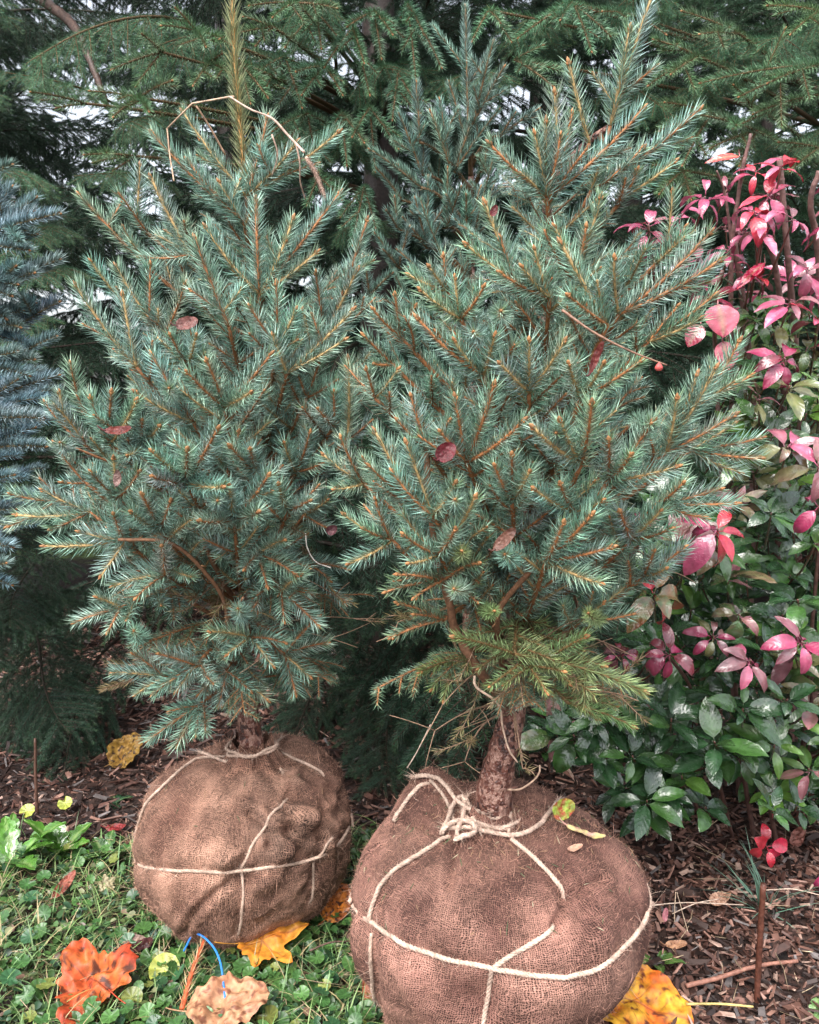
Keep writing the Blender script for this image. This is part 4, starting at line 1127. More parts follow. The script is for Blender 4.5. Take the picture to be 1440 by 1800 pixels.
def fir(label, px, Y, h, r):
    x = at(px, 900, Y).x
    root = empty('fir_tree', (x, Y, 0), label, 'tree', 'small firs growing in the bed')
    a = Acc(); tube(a, smooth_path([(x, Y, -.05), (x + .01, Y, h * .5), (x, Y, h)], 16), r, .006, 12, bump=.12, bfreq=30)
    a.build('trunk', M_bark, root)
    return root, x
firL, xl = fir('blue needled fir at the left edge, only its branch tips in view', -190, 1.80, 1.9, .03)
fans_at(firL, (xl, 1.80), [
 ((-60, 460), [(62, 348), (20, 330)]), ((-50, 425), [(104, 376), (58, 372)]), ((-60, 432), [(62, 412), (50, 440)]),
 ((-5, 505), [(104, 457), (60, 480), (28, 468)]), ((-60, 500), [(30, 500), (20, 520)]), ((-50, 560), [(40, 545), (35, 575)]),
 ((8, 592), [(62, 534), (104, 531), (55, 610)]), ((5, 640), [(98, 592), (60, 632)]), ((-40, 640), [(30, 618), (50, 660)]),
 ((-20, 705), [(102, 660), (30, 668)]), ((-50, 740), [(75, 735), (40, 760)]), ((-30, 790), [(80, 785), (60, 752)]),
 ((-60, 860), [(24, 835), (12, 870)]), ((-50, 905), [(26, 895), (20, 930)]), ((-40, 950), [(22, 962)]), ((-50, 1010), [(20, 1028), (10, 990)]),
 ((-60, 520), [(10, 560)]), ((-70, 580), [(-10, 600)]), ((-60, 330), [(20, 290), (8, 380)])], 1.62, 'fir', .08, -.1)
T_fir = [limb_template('fir_limb', 'fir', .40, .15, .045, .1, .2, False, .005, M_needle, .8, .05, .3) for _ in range(2)]
for k in range(44):                                               # full round, but short where the traced boughs already are
    az = R(40) + (k * 2.39996 % R(270)); place_limb(firL, T_fir[k % 2], Vector((0, 0, .62 + 1.2 * k / 44)), az, R(8), 0, (1.3 - .75 * k / 44) * (.7 if az > R(250) or az < R(60) else 1))
firM, xm = fir('slender dark fir with steep upright shoots behind and between the wrapped trees', 822, 2.10, 1.56, .022)
fans_at(firM, (xm, 2.10), [
 ((824, 268), [(818, 12), (790, 146)]), ((832, 217), [(867, 74), (886, 118)]), ((799, 302), [(876, 194), (835, 200)]), ((738, 250), [(732, 146)]), ((789, 286), [(773, 176), (757, 196)]),
 ((743, 307), [(702, 202), (745, 250)]), ((740, 330), [(651, 263), (700, 290)]), ((707, 352), [(663, 296)]), ((750, 436), [(753, 312), (709, 383), (730, 350)]), ((786, 400), [(787, 297), (810, 330)]),
 ((699, 402), [(694, 347), (680, 370)]), ((880, 240), [(946, 192), (905, 200)]), ((820, 420), [(845, 330), (820, 345)]), ((760, 500), [(700, 440), (720, 470), (800, 440)]), ((700, 470), [(660, 410), (675, 440), (720, 400)]),
 ((850, 300), [(860, 240), (880, 280)]), ((650, 520), [(640, 450), (690, 480)]), ((760, 560), [(700, 520), (800, 520)])], 2.0, 'fir2', .06, -.5)
T_fir2 = [limb_template('dark_fir_limb', 'fir2', .36, .15, .04, .0, .5, False, .004, M_needle, .8, .1, .3) for _ in range(2)]
for k in range(26):
    place_limb(firM, T_fir2[k % 2], Vector((0, 0, .25 + 1.2 * k / 26)), k * 2.4, R(25), 0, 1.25 - .6 * k / 26)

# boughs of the big spruces that reach forward, in detail
SP['bough_l'] = dict(SP['bough'], c=(.075, .165, .075), l=(.30, .46, .27))
fans_at(S_mid, (-.12, 3.25), [
 ((658, 20), [(671, 102), (721, 78), (612, 46), (690, 60)]), ((717, 8), [(776, 118), (745, 60), (731, 140)]), ((620, 50), [(650, 166), (571, 117), (640, 110)]),
 ((571, 117), [(521, 126), (602, 166), (531, 166)]), ((556, 22), [(565, 84), (502, 82), (590, 60)]), ((500, 100), [(470, 150), (531, 188), (450, 130)]),
 ((600, 200), [(565, 260), (610, 290), (640, 250)]), ((650, 190), [(700, 260), (660, 300), (620, 240)]), ((540, 200), [(500, 260), (560, 300), (480, 230)]),
 ((700, 130), [(740, 200), (690, 210)]), ((640, 330), [(600, 380), (660, 400), (620, 430)]), ((560, 310), [(600, 350), (540, 360)])], 2.30, 'bough', .12, .12)
fans_at(S_mid, (-.12, 3.25), [
 ((520, 5), [(440, 10), (480, 30), (590, 14)]), ((480, 48), [(388, 68), (430, 30), (450, 80)]), ((345, 55), [(405, 78), (285, 45), (310, 15), (362, 82)]),
 ((150, 182), [(56, 162), (100, 190)]), ((245, 172), [(160, 160), (200, 205), (262, 196), (302, 142)]), ((285, 92), [(198, 122), (250, 60), (240, 150)]),
 ((240, 275), [(150, 272), (200, 300), (165, 285)]), ((370, 110), [(340, 150), (420, 140), (390, 95)]), ((420, 110), [(470, 170), (440, 180)])], 2.05, 'bough_l', .12, .15)
fans_at(S_right, (1.75, 3.45), [
 ((1005, 5), [(912, 66), (985, 35)]), ((1010, 10), [(1072, 62), (1040, 90)]), ((860, 18), [(830, 72), (898, 72), (880, 40)]), ((905, 105), [(970, 150), (955, 80), (1000, 130)]),
 ((1120, 30), [(1060, 20), (1090, 80), (1170, 60)])], 2.25, 'bough', .10, .1)
fans_at(S_right, (1.75, 3.45), [
 ((1320, 186), [(1380, 52), (1290, 150)]), ((1455, 112), [(1350, 146), (1232, 146), (1300, 170)]), ((1450, 165), [(1325, 200), (1290, 225)]), ((1330, 230), [(1215, 200), (1250, 260), (1300, 290)]),
 ((1230, 100), [(1150, 70), (1180, 130), (1140, 150)]), ((1250, 200), [(1170, 180), (1160, 230), (1200, 290)]), ((1300, 60), [(1200, 20), (1230, 60)]), ((1200, 300), [(1150, 290), (1215, 350), (1160, 340)]),
 ((1440, 260), [(1370, 250), (1390, 300)]), ((1440, 20), [(1350, 10), (1390, 60)])], 2.15, 'bough_l', .12, .1)
for px, py, az, sc in ((400, -40, -1.7, .9), (520, -60, -1.4, 1.0), (640, -30, -1.6, .9), (740, -50, -1.5, .9), (840, -40, -1.7, .85), (930, -60, -1.4, .9), (470, 120, -1.8, .8), (580, 150, -1.5, .8), (690, 160, -1.6, .8),
                       (780, 180, -1.4, .7), (620, 300, -1.6, .7), (540, 260, -1.5, .65), (350, 60, -1.9, .8), (900, 110, -1.5, .8), (650, 420, -1.7, .6), (230, 200, -2.0, .6), (300, 330, -1.8, .6), (330, 230, -1.7, .6), (700, 560, -1.5, .5)):
    p = at(px, py, 2.85 + rng.uniform(-.1, .15)); place_limb(S_mid, T_bough[int(rng.integers(3))], p - S_mid.location, az, R(rng.uniform(-12, 6)), R(rng.uniform(-20, 20)), sc)
for px, py, az, sc in ((1060, -50, -1.7, .9), (1160, -40, -1.5, .9), (1260, -60, -1.6, .8), (1120, 90, -1.8, .8), (1220, 120, -1.5, .8), (1300, 160, -1.6, .7), (1050, 180, -1.5, .7), (1160, 230, -1.6, .7), (1270, 280, -1.4, .7), (1380, 260, -1.6, .7),
                       (1100, 330, -1.6, .6), (1450, 180, -1.7, .7), (1000, 20, -1.6, .8)):
    p = at(px, py, 2.9 + rng.uniform(-.1, .15)); place_limb(S_right, T_bough[int(rng.integers(3))], p - S_right.location, az, R(rng.uniform(-12, 6)), R(rng.uniform(-20, 20)), sc)
for px, py, az, sc in ((-20, 60, -1.3, .7), (40, 330, -1.2, .7), (110, 400, -1.5, .6), (-40, 180, -1.2, .6), (130, 480, -1.4, .6), (60, 560, -1.3, .6)):
    p = at(px, py, 2.9); place_limb(S_left, T_bough[int(rng.integers(3))], p - S_left.location, az, R(rng.uniform(-12, 6)), R(rng.uniform(-20, 20)), sc)
# low dark boughs that hang to the mulch
for px, py, az, sc in ((60, 960, -1.2, .55), (130, 1040, -1.6, .6), (200, 1120, -1.4, .55), (40, 1100, -1.0, .6), (620, 1060, -1.7, .6), (680, 1150, -1.5, .6), (720, 1240, -1.4, .55), (600, 1180, -1.8, .5), (760, 1060, -1.3, .6),
                       (660, 1000, -1.5, .55), (100, 850, -1.3, .6), (560, 1260, -1.6, .5), (1050, 900, -1.5, .6), (30, 1180, -1.2, .4), (650, 1290, -1.5, .45), (1010, 1150, -1.5, .5)):
    rt = S_mid if px > 250 else S_left
    p = at(px, py, 2.65); place_limb(rt, T_back[int(rng.integers(5))], p - rt.location, az, R(-4), R(rng.uniform(-20, 20)), sc)

# a brown bough high up at the left
a = Acc(); tube(a, smooth_path([at(-10, -60, 3.3), at(85, 8, 3.2), at(125, 40, 3.1), at(150, 85, 3.0), at(190, 190, 2.95)], 10), .022, .010, 10, (.07, .04, .03), bump=.25, bfreq=60)
a.build('bough', M_stick, S_left)

# ------------------------------------------------------------------ mulch
def batch_boxes(acc, pos, rot, dims, col):
    """pos (N,3); rot (N,3,3) columns = axes; dims (N,3)"""
    u = np.array([[-1, -1, -1], [1, -1, -1], [1, 1, -1], [-1, 1, -1], [-1, -1, 1], [1, -1, 1], [1, 1, 1], [-1, 1, 1]]) * .5
    Nn = len(pos); U = np.tile(u, (Nn, 1, 1))
    U[..., 1] *= np.where(U[..., 0] > 0, rng.uniform(.15, 1, (Nn, 1)), 1)      # shards: one end narrower
    U += rng.normal(0, .09, U.shape)
    V = pos[:, None] + np.einsum('nij,nkj->nki', rot, U * dims[:, None])
    f = np.array([[0, 3, 2, 1], [4, 5, 6, 7], [0, 1, 5, 4], [1, 2, 6, 5], [2, 3, 7, 6], [3, 0, 4, 7]])
    F = (np.arange(Nn)[:, None, None] * 8 + f).reshape(-1, 4)
    acc.add(V.reshape(-1, 3), F, np.repeat(col, 8, 0))
def rand_rot(n, tilt):
    az = rng.uniform(0, 6.283, n); ti = rng.normal(0, tilt, n); ro = rng.normal(0, tilt * 1.6, n)
    x = np.stack([np.cos(az) * np.cos(ti), np.sin(az) * np.cos(ti), np.sin(ti)], 1)
    up = np.stack([np.sin(ro) * -np.sin(az), np.sin(ro) * np.cos(az), np.cos(ro)], 1)
    y = norm(np.cross(up, x)); z = np.cross(x, y)
    return np.stack([x, y, z], -1)
def scatter(n, x0, x1, y0, y1, test):
    out = []
    while len(out) < n:
        x = rng.uniform(x0, x1); y = y0 + (y1 - y0) * rng.random() ** 1.35
        if abs(x) > .32 + .70 * y: continue
        if test(x, y): out.append((x, y, gz(x, y)))
    return np.array(out)
BALLS = ((c1[0], c1[1], .13), (c2[0], c2[1], .15))
def free(x, y): return all((x - a) ** 2 + (y - b) ** 2 > r * r for a, b, r in BALLS)
pal = np.array([(.022, .012, .010), (.042, .022, .017), (.080, .038, .029), (.14, .068, .050), (.24, .13, .098), (.13, .11, .105), (.36, .24, .19)])
def chips(n, region, l0, l1, w0, w1, t, lift, prob):
    P = scatter(n, *region, lambda x, y: green_zone(x, y) < .03 and free(x, y))
    P[:, 2] += rng.uniform(0, lift, n)
    L = rng.uniform(l0, l1, n) * (1 + .35 * np.clip(P[:, 1] - 1.4, 0, 2)); W = rng.uniform(w0, w1, n)
    c = pal[rng.choice(len(pal), n, p=prob)] * rng.uniform(.7, 1.3, (n, 1))
    batch_boxes(CH, P, rand_rot(n, .33), np.stack([L, W, rng.uniform(t * .4, t, n)], 1), c)
CH = Acc()
pr = [.2, .24, .22, .15, .08, .06, .05]
chips(32000, (-2.6, 2.4, .95, 3.8), .008, .026, .002, .007, .003, .012, pr)
chips(11000, (-2.6, 2.4, .95, 3.8), .014, .042, .005, .014, .004, .018, pr)
chips(5000, (.1, 1.2, .9, 1.9), .010, .03, .003, .010, .0035, .02, [.08, .15, .22, .24, .17, .06, .08])
o = CH.build('bark_mulch', M_chip, None, False)
tag(o, 'dark reddish bark mulch spread over the planting bed', 'mulch', kind='stuff')

# ------------------------------------------------------------------ low green cover
def batch_ribbons(acc, base, d, up, L, W, droop, col, col2, k=6, prof='grass', nvv=3):
    """vectorised blades/leaves: k rows, nvv columns"""
    n = len(base); s = norm(np.cross(d, up)); up = np.cross(s, d)
    t = np.linspace(0, 1, k)
    wd = {'grass': (1 - t ** 2.2) * .9 + .1 * (1 - t), 'leaf': np.sin(np.pi * t ** .8) ** .7 + .03, 'oval': np.sqrt(np.clip(1 - (2 * t - 1) ** 2, 0, 1)) + .02}[prof]
    ang = droop[:, None] * t[None] * 1.5
    cx = np.concatenate([np.zeros((n, 1)), np.cumsum(np.cos(ang[:, :-1]), 1)], 1) / (k - 1); cz = -np.concatenate([np.zeros((n, 1)), np.cumsum(np.sin(ang[:, :-1]), 1)], 1) / (k - 1)
    C = base[:, None] + d[:, None] * (cx * L[:, None])[..., None] + up[:, None] * (cz * L[:, None])[..., None]
    v = np.linspace(-1, 1, nvv)
    nn = up[:, None] * np.cos(ang)[..., None] + d[:, None] * np.sin(ang)[..., None]
    V = C[:, :, None] + s[:, None, None] * (wd[None, :, None] * v * (W / 2)[:, None, None])[..., None] + nn[:, :, None] * (np.abs(v)[None, None] * wd[None, :, None] * (W / 2)[:, None, None] * .35)[..., None]
    cc = col[:, None, None] * (1 - t)[None, :, None, None] + col2[:, None, None] * t[None, :, None, None] + np.zeros((1, 1, nvv, 1))
    i = np.arange(k - 1)[:, None]; j = np.arange(nvv - 1)[None]
    f = np.stack([i * nvv + j, i * nvv + j + 1, (i + 1) * nvv + j + 1, (i + 1) * nvv + j], -1).reshape(-1, 4)
    F = (np.arange(n)[:, None, None] * k * nvv + f).reshape(-1, 4)
    acc.add(V.reshape(-1, 3), F, cc.reshape(-1, 3))
def dirs(n, lo, hi):
    az = rng.uniform(0, 6.283, n); el = np.radians(rng.uniform(lo, hi, n))
    return np.stack([np.cos(az) * np.cos(el), np.sin(az) * np.cos(el), np.sin(el)], 1)
def green_pts(n, extra=lambda x, y: True): return scatter(n, -1.7, .45, .85, 2.0, lambda x, y: green_zone(x, y) > -.01 + .06 * rng.random() and free(x, y) and extra(x, y))
UP = np.array([0, 0, 1.0])
# grass
G = Acc(); n = 10500; P = green_pts(n)
c = np.array([(.12, .20, .065)]) * rng.uniform(.5, 1.6, (n, 1)) + rng.uniform(0, .03, (n, 3)); dry = rng.random(n) < .27; c[dry] = np.array((.33, .27, .14)) * rng.uniform(.6, 1.2, (dry.sum(), 1))
batch_ribbons(G, P, dirs(n, 15, 75), np.tile(UP, (n, 1)), rng.uniform(.03, .10, n), rng.uniform(.0016, .0035, n), rng.uniform(.2, 1.5, n), c, c * 1.2, 7, 'grass')
tag(G.build('grass', M_grass, None), 'short damp grass growing among the creeping weeds', 'grass', kind='stuff')
# clover and other small oval leaves
G = Acc(); n = 11500; P = green_pts(n); P[:, 2] += rng.uniform(.002, .028, n)
base = np.array([(.036, .080, .024), (.055, .115, .032), (.03, .068, .034), (.085, .12, .042), (.16, .17, .09), (.14, .085, .06)])[rng.choice(6, n, p=[.3, .24, .2, .12, .08, .06])] * rng.uniform(.65, 1.35, (n, 1))
d = dirs(n, -15, 40); up = norm(UP + rng.normal(0, .35, (n, 3)))
L = rng.uniform(.006, .021, n); batch_ribbons(G, P, d, up, L, L * rng.uniform(.5, .85, n), rng.uniform(-.2, .7, n), base, base * 1.15, 6, 'oval', 3)
tag(G.build('clover', M_cover, None), 'low mat of small oval leaves covering the soil', 'ground cover', kind='stuff')
# creeping weed with round scalloped leaves
def round_leaves(acc, P, nrm, rad, col, scal=9):
    n = len(P); K = scal * 3; th = np.linspace(0, 2 * math.pi, K, endpoint=False)
    a, b = perp(nrm); r0 = rng.uniform(0, 6.28, n)[:, None]
    a, b = a * np.cos(r0) + b * np.sin(r0), -a * np.sin(r0) + b * np.cos(r0)
    rr = (1 - .10 * (1 - np.abs(np.cos(th * scal / 2)) ** .5)) * np.where(np.abs(th - 0) < .35, .45, 1) * np.where(np.abs(th - 6.283) < .35, .45, 1)
    rings = [.33, .7, 1.0]; V = [P[:, None] - nrm[:, None] * (rad * .12)[:, None, None]]
    C = [np.tile((col * 1.35)[:, None], (1, 1, 1))]
    for q in rings:
        rq = rr if q > .6 else np.ones(K)
        h = (.16 * q * q - .05 * np.cos(th * scal) * q * (q > .3))
        V.append(P[:, None] + (a[:, None] * np.cos(th)[None, :, None] + b[:, None] * np.sin(th)[None, :, None]) * (rad[:, None] * rq * q)[..., None] + nrm[:, None] * (rad[:, None] * (h - .12))[..., None])
        vein = .8 + .35 * (np.cos(th * scal / 1.0 ) > .75)
        C.append(col[:, None] * vein[None, :, None] * (1.0 if q < .9 else 1.15))
    V = np.concatenate(V, 1); C = np.concatenate(C, 1); m = 1 + 3 * K
    j = np.arange(K); j2 = (j + 1) % K
    T = np.stack([np.zeros(K, int), 1 + j, 1 + j2], -1)
    Q = np.concatenate([np.stack([1 + r * K + j, 1 + (r + 1) * K + j, 1 + (r + 1) * K + j2, 1 + r * K + j2], -1) for r in range(2)])
    n0 = acc.n; o_ = np.arange(n)[:, None, None] * m
    acc.add(V.reshape(-1, 3), (o_ + Q).reshape(-1, 4), C.reshape(-1, 3)); acc.f.append((o_ + T).reshape(-1, 3) + n0)
G = Acc()
n = 1500; P = green_pts(n, lambda x, y: (x > -.52 + .1 * rng.random() and y < 1.42) or rng.random() < .22)
P[:, 2] += rng.uniform(.012, .042, n)
c = np.array([(.048, .12, .034), (.070, .16, .042), (.036, .10, .042), (.17, .20, .05)])[rng.choice(4, n, p=[.42, .34, .19, .05])] * rng.uniform(.7, 1.25, (n, 1))
nr = norm(UP + rng.normal(0, .33, (n, 3)) + np.array([0, -.22, 0])); rad = rng.uniform(.006, .0175, n)
round_leaves(G, P, nr, rad, c)
q = P - np.array([0, 0, .03]) + rng.normal(0, .006, (n, 3)); dd = P - q; ll = np.linalg.norm(dd, axis=1)
needles(G, q, norm(dd), rng.normal(0, .08, (n, 3)), ll, np.full(n, .0007), np.tile((.14, .17, .06), (n, 1)), np.tile((.2, .22, .09), (n, 1)))
tag(G.build('creeping_weed', M_cover, None), 'creeping weed with round scalloped leaves at the foot of the balls', 'ground cover', kind='stuff')
# dry straws
G = Acc(); n = 900
P = np.concatenate([green_pts(700), scatter(n - 700, .1, 1.1, .95, 1.8, lambda x, y: green_zone(x, y) < 0)]); P[:, 2] += rng.uniform(.006, .035, n)
c = np.array([(.45, .34, .22)]) * rng.uniform(.45, 1.1, (n, 1))
needles(G, P, dirs(n, -8, 14), rng.normal(0, .09, (n, 3)), rng.uniform(.02, .11, n), rng.uniform(.0005, .0011, n), c, c * 1.2)
tag(G.build('straw', M_stick, None), 'scattered dry straws lying over the weeds and mulch', 'straw', kind='stuff')
# shed needles on the burlap and the soil
G = Acc(); ps, ds = [], []
for (V, nn, up_lim, cnt) in ((V2_, n2_, .4, 170), (V1, n1_, .4, 30)):
    idx = np.where((nn[:, 2] > up_lim) & (nn[:, 1] < .4))[0]; i = rng.choice(idx, cnt)
    ps.append(V[i] + nn[i] * .0018); t_ = rng.normal(0, 1, (cnt, 3)); t_ -= nn[i] * (t_ * nn[i]).sum(1, keepdims=True); ds.append(norm(t_))
ps, ds = np.concatenate(ps), np.concatenate(ds); n = len(ps)
c = np.array([(.05, .10, .04), (.30, .18, .10), (.40, .36, .24)])[rng.choice(3, n, p=[.45, .35, .2])]
needles(G, ps, ds, rng.normal(0, .08, (n, 3)), rng.uniform(.008, .02, n), np.full(n, .0006), c, c * 1.5)
tag(G.build('shed_needles', M_needle, None), 'shed needles and bits lying on the burlap balls', 'needles', kind='stuff')

# ------------------------------------------------------------------ single fallen leaves
M_dead = attr_mat('dead_leaf', .48, .4, .35, 90, .8, 420, trans=.2)
def fallen(name, label, pos, size, kind, cols, az=0, tilt=(0, 0), crumple=.10, curl=.1, asp=.75, spots=.3, cat='leaf', group=None, stem=.5, sbend=0):
    K, M = 120, 24
    th = np.linspace(0, 2 * math.pi, K, endpoint=False)
    if kind == 'oval': r = 1 / np.sqrt(np.cos(th) ** 2 + (np.sin(th) / asp) ** 2) * (1 + .10 * np.cos(th) ** 9) + .012 * np.cos(th * 23)
    elif kind == 'torn': r = .74 + .17 * np.cos(3 * th + .4) + .07 * np.cos(5 * th + 2) + .05 * np.cos(11 * th) + .03 * np.cos(23 * th)
    elif kind == 'maple':
        r = np.zeros(K) + .52
        for c_, a_, w_ in ((0, 1.0, .42), (1.0, .92, .36), (-1.0, .92, .36), (2.0, .70, .34), (-2.0, .70, .34)):
            dth = np.abs((th - c_ + math.pi) % (2 * math.pi) - math.pi); r = np.maximum(r, a_ * np.clip(1 - (dth / (w_ * 1.5)) ** 1.3, 0, 1) ** .8)
        r += .03 * np.cos(th * 17)
    else: r = 1 / np.sqrt(np.cos(th) ** 2 + (np.sin(th) / asp) ** 2)
    rho = np.linspace(0, 1, M + 1)[1:]
    X = np.r_[0, (rho[:, None] * (r * np.cos(th))[None]).ravel()]; Y = np.r_[0, (rho[:, None] * (r * np.sin(th))[None]).ravel()]
    sd_ = rng.uniform(0, 50)
    Z = np.array([crumple * (mnoise.noise(Vector((x * 1.7 + sd_, y * 1.7, 0))) + .5 * mnoise.noise(Vector((x * 4.5 + sd_, y * 4.5, 2)))) for x, y in zip(X, Y)])
    Z += curl * (Y * Y) * 1.2 + curl * .5 * X * X
    veins = np.exp(-(Y / .014) ** 2)
    for k in range(-3, 4):
        if k == 0: continue
        if kind == 'maple':
            if abs(k) > 2: continue
            an_ = k * .98; dist = np.abs(-np.sin(an_) * X + np.cos(an_) * Y); on = (np.cos(an_) * X + np.sin(an_) * Y) > 0
            veins = np.maximum(veins, np.exp(-(dist / .02) ** 2) * on)
    if kind != 'maple':
        ph = (X - np.abs(Y) * .75) * 4.2; fr = np.abs(ph - np.round(ph)) / 4.2
        veins = np.maximum(veins, np.exp(-(fr / .010) ** 2) * .9)
    else:
        ph = (np.hypot(X, Y) - np.abs(np.sin(np.arctan2(Y, X) * 3)) * .3) * 4; fr = np.abs(ph - np.round(ph)) / 4
        veins = np.maximum(veins, np.exp(-(fr / .015) ** 2) * .5)
    Z -= .015 * veins
    c = []; fine = rng.uniform(.82, 1.12, len(X))
    ca, cb, cs, cv = (np.array(q) for q in cols)
    for x, y, v_ in zip(X, Y, veins):
        m_ = min(1, max(0, .5 + 1.3 * mnoise.noise(Vector((x * 2.2 + sd_, y * 2.2, 5))) + .5 * mnoise.noise(Vector((x * 8, y * 8 + sd_, 5)))))
        q = ca * (1 - m_) + cb * m_
        s_ = mnoise.noise(Vector((x * 6.5 + sd_, y * 6.5, 8))) + .4 * mnoise.noise(Vector((x * 17, y * 17, 8)))
        s_ = min(1, max(0, (s_ - .45 + spots) * 5)); q = q * (1 - s_) + cs * s_
        q = q * (1 - v_ * .7) + cv * v_ * .7; c.append(q)
    V = np.stack([X, Y, Z], 1) * size / 2
    if sbend: V[:, 2] += sbend * np.sin(V[:, 0] / size * 3.0) * size * .3
    MT = Matrix.Rotation(R(tilt[0]), 3, 'X') @ Matrix.Rotation(R(tilt[1]), 3, 'Y') @ Matrix.Rotation(az, 3, 'Z')
    MT = np.array(MT)
    a_ = Acc(); j = np.arange(K); j2 = (j + 1) % K
    Q = np.concatenate([np.stack([1 + q_ * K + j, 1 + (q_ + 1) * K + j, 1 + (q_ + 1) * K + j2, 1 + q_ * K + j2], -1) for q_ in range(M - 1)])
    W = V @ MT.T + np.array(list(pos)); a_.add(W, Q, np.array(c)); a_.f.append(np.stack([np.zeros(K, int), 1 + j, 1 + j2], -1))
    if stem:
        s0 = W[1 + (M - 1) * K + K // 2]; dr = MT @ np.array([-1, .15, .1]); 
        tube(a_, bez(s0 - dr * size * .05, s0 + dr * size * stem * .25, s0 + dr * size * stem * .5 + np.array([0, 0, .006]), 8), .0012, .0009, 6, np.array(cb) * .8)
    return tag(a_.build(name, M_dead, None), label, cat, group)
GL = 'fallen leaves on the ground'
OR, YE, BR, RD = (.52, .13, .03), (.66, .30, .04), (.09, .025, .012), (.42, .06, .03)
def gp(px, py, up=.022): p = gat(px, py); return (p.x, p.y, gz(p.x, p.y) + up)
fallen('fallen_leaf', 'crumpled orange red leaf with dark veins at the lower left of the picture', gp(166, 1772, .05), .170, 'torn', (OR, (.50, .07, .03), BR, (.10, .02, .01)), 2.6, (22, -6), .34, .05, spots=.26, group=GL)
fallen('fallen_leaf', 'yellow orange lobed leaf lying just in front of the left burlap ball', gp(462, 1702, .06), .165, 'maple', ((.72, .25, .03), YE, (.4, .12, .03), (.35, .09, .02)), .35, (18, 4), .20, .05, spots=.02, group=GL)
fallen('fallen_leaf', 'large round yellow leaf with orange blotches right of the nearer ball', gp(1112, 1790, .035), .170, 'oval', ((.78, .42, .04), (.66, .14, .02), (.16, .04, .02), (.30, .05, .03)), -.35, (14, 6), .16, .12, .80, .19, group=GL)
fallen('fallen_leaf', 'pale peach leaf with brown dots beside the blue string', gp(396, 1822, .055), .128, 'oval', ((.46, .22, .12), (.52, .29, .16), (.20, .075, .04), (.36, .18, .10)), .2, (16, 0), .34, .05, .68, .26, group=GL)
fallen('fallen_leaf', 'curled mustard leaf with black blotches on the mulch left of the ball', gp(222, 1350, .04), .105, 'oval', ((.34, .20, .04), (.28, .15, .04), (.035, .018, .012), (.2, .1, .04)), .8, (48, -10), .35, .35, .8, .22, group=GL)
fallen('fallen_leaf', 'small brown and orange leaf between the two burlap balls', gp(590, 1632, .05), .075, 'oval', ((.60, .20, .03), (.35, .10, .03), (.06, .02, .012), (.15, .04, .02)), 1.0, (45, 15), .3, .2, .75, .28, group=GL)
fallen('fallen_leaf', 'dark red glossy leaf touching the left edge of the left ball', gp(203, 1474, .02), .045, 'oval', ((.30, .03, .03), (.20, .02, .02), BR, (.1, .01, .01)), .1, (25, 0), .2, .3, .45, .1, group=GL)
fallen('fallen_leaf', 'narrow red brown curled leaf among the weeds on the left', gp(112, 1585, .03), .062, 'oval', ((.34, .11, .07), (.25, .07, .05), BR, (.2, .05, .03)), 1.15, (35, 20), .3, .5, .35, .1, group=GL)
fallen('fallen_leaf', 'small shiny orange leaf under the bright green weed', gp(143, 1500, .02), .034, 'oval', ((.50, .13, .04), (.34, .07, .03), BR, (.2, .05, .03)), .2, (30, 0), .2, .4, .6, .1, group=GL)
fallen('fallen_leaf', 'orange brown leaf curled upright against the nearer ball', gp(648, 1768, .035), .062, 'oval', ((.50, .18, .09), (.38, .12, .06), BR, (.25, .08, .04)), 1.5, (62, 12), .3, .6, .33, .08, group=GL)
fallen('fallen_leaf', 'pale tan folded leaf on the weeds left of the ball', gp(188, 1582, .03), .050, 'maple', ((.42, .36, .22), (.34, .31, .18), (.2, .14, .08), (.3, .25, .15)), 2.0, (30, 25), .3, .3, spots=.05, group=GL)
fallen('fallen_leaf', 'mauve brown leaf near the blue green sprig', gp(232, 1690, .03), .052, 'oval', ((.22, .14, .12), (.30, .20, .15), BR, (.15, .1, .08)), .3, (20, 5), .25, .1, .7, .12, group=GL)
fallen('fallen_leaf', 'blackish purple rolled leaf near the blue green sprig', gp(248, 1697, .035), .045, 'oval', ((.05, .018, .018), (.08, .025, .025), BR, (.02, .01, .01)), .25, (30, 0), .3, .9, .4, .1, group=GL)
fallen('fallen_leaf', 'tan boat shaped leaf lying on the mulch', gp(1186, 1681, .02), .040, 'oval', ((.50, .27, .15), (.38, .19, .11), BR, (.3, .15, .08)), .1, (20, 0), .1, .3, .42, .05, group=GL)
fallen('fallen_leaf', 'grey green curled leaf touching the right side of the nearer ball', gp(1078, 1718, .025), .050, 'oval', ((.24, .24, .17), (.20, .19, .13), (.12, .09, .06), (.3, .28, .2)), -.2, (25, 10), .2, .3, .6, .05, group=GL)
fallen('fallen_leaf', 'folded brown leaf behind the big round yellow leaf', gp(1092, 1692, .025), .045, 'oval', ((.30, .14, .07), (.42, .22, .12), BR, (.2, .08, .04)), .6, (35, 0), .4, .5, .6, .2, group=GL)
fallen('fallen_leaf', 'small pink leaf standing on the mulch near the ball', gp(1168, 1635, .02), .026, 'oval', ((.50, .20, .22), (.45, .15, .18), BR, (.3, .1, .1)), 1.3, (60, 0), .1, .3, .4, .0, group=GL)
fallen('fallen_leaf', 'tan leaf on the mulch below the grass tuft', gp(1262, 1605, .02), .052, 'oval', ((.36, .20, .13), (.45, .27, .19), BR, (.25, .12, .08)), .5, (20, 0), .3, .4, .5, .1, group=GL)
fallen('fallen_leaf', 'reddish leaf at the right edge below the shrub', gp(1400, 1490, .03), .055, 'oval', ((.30, .12, .09), (.22, .09, .07), BR, (.2, .05, .04)), .9, (35, 0), .3, .4, .5, .1, group=GL)
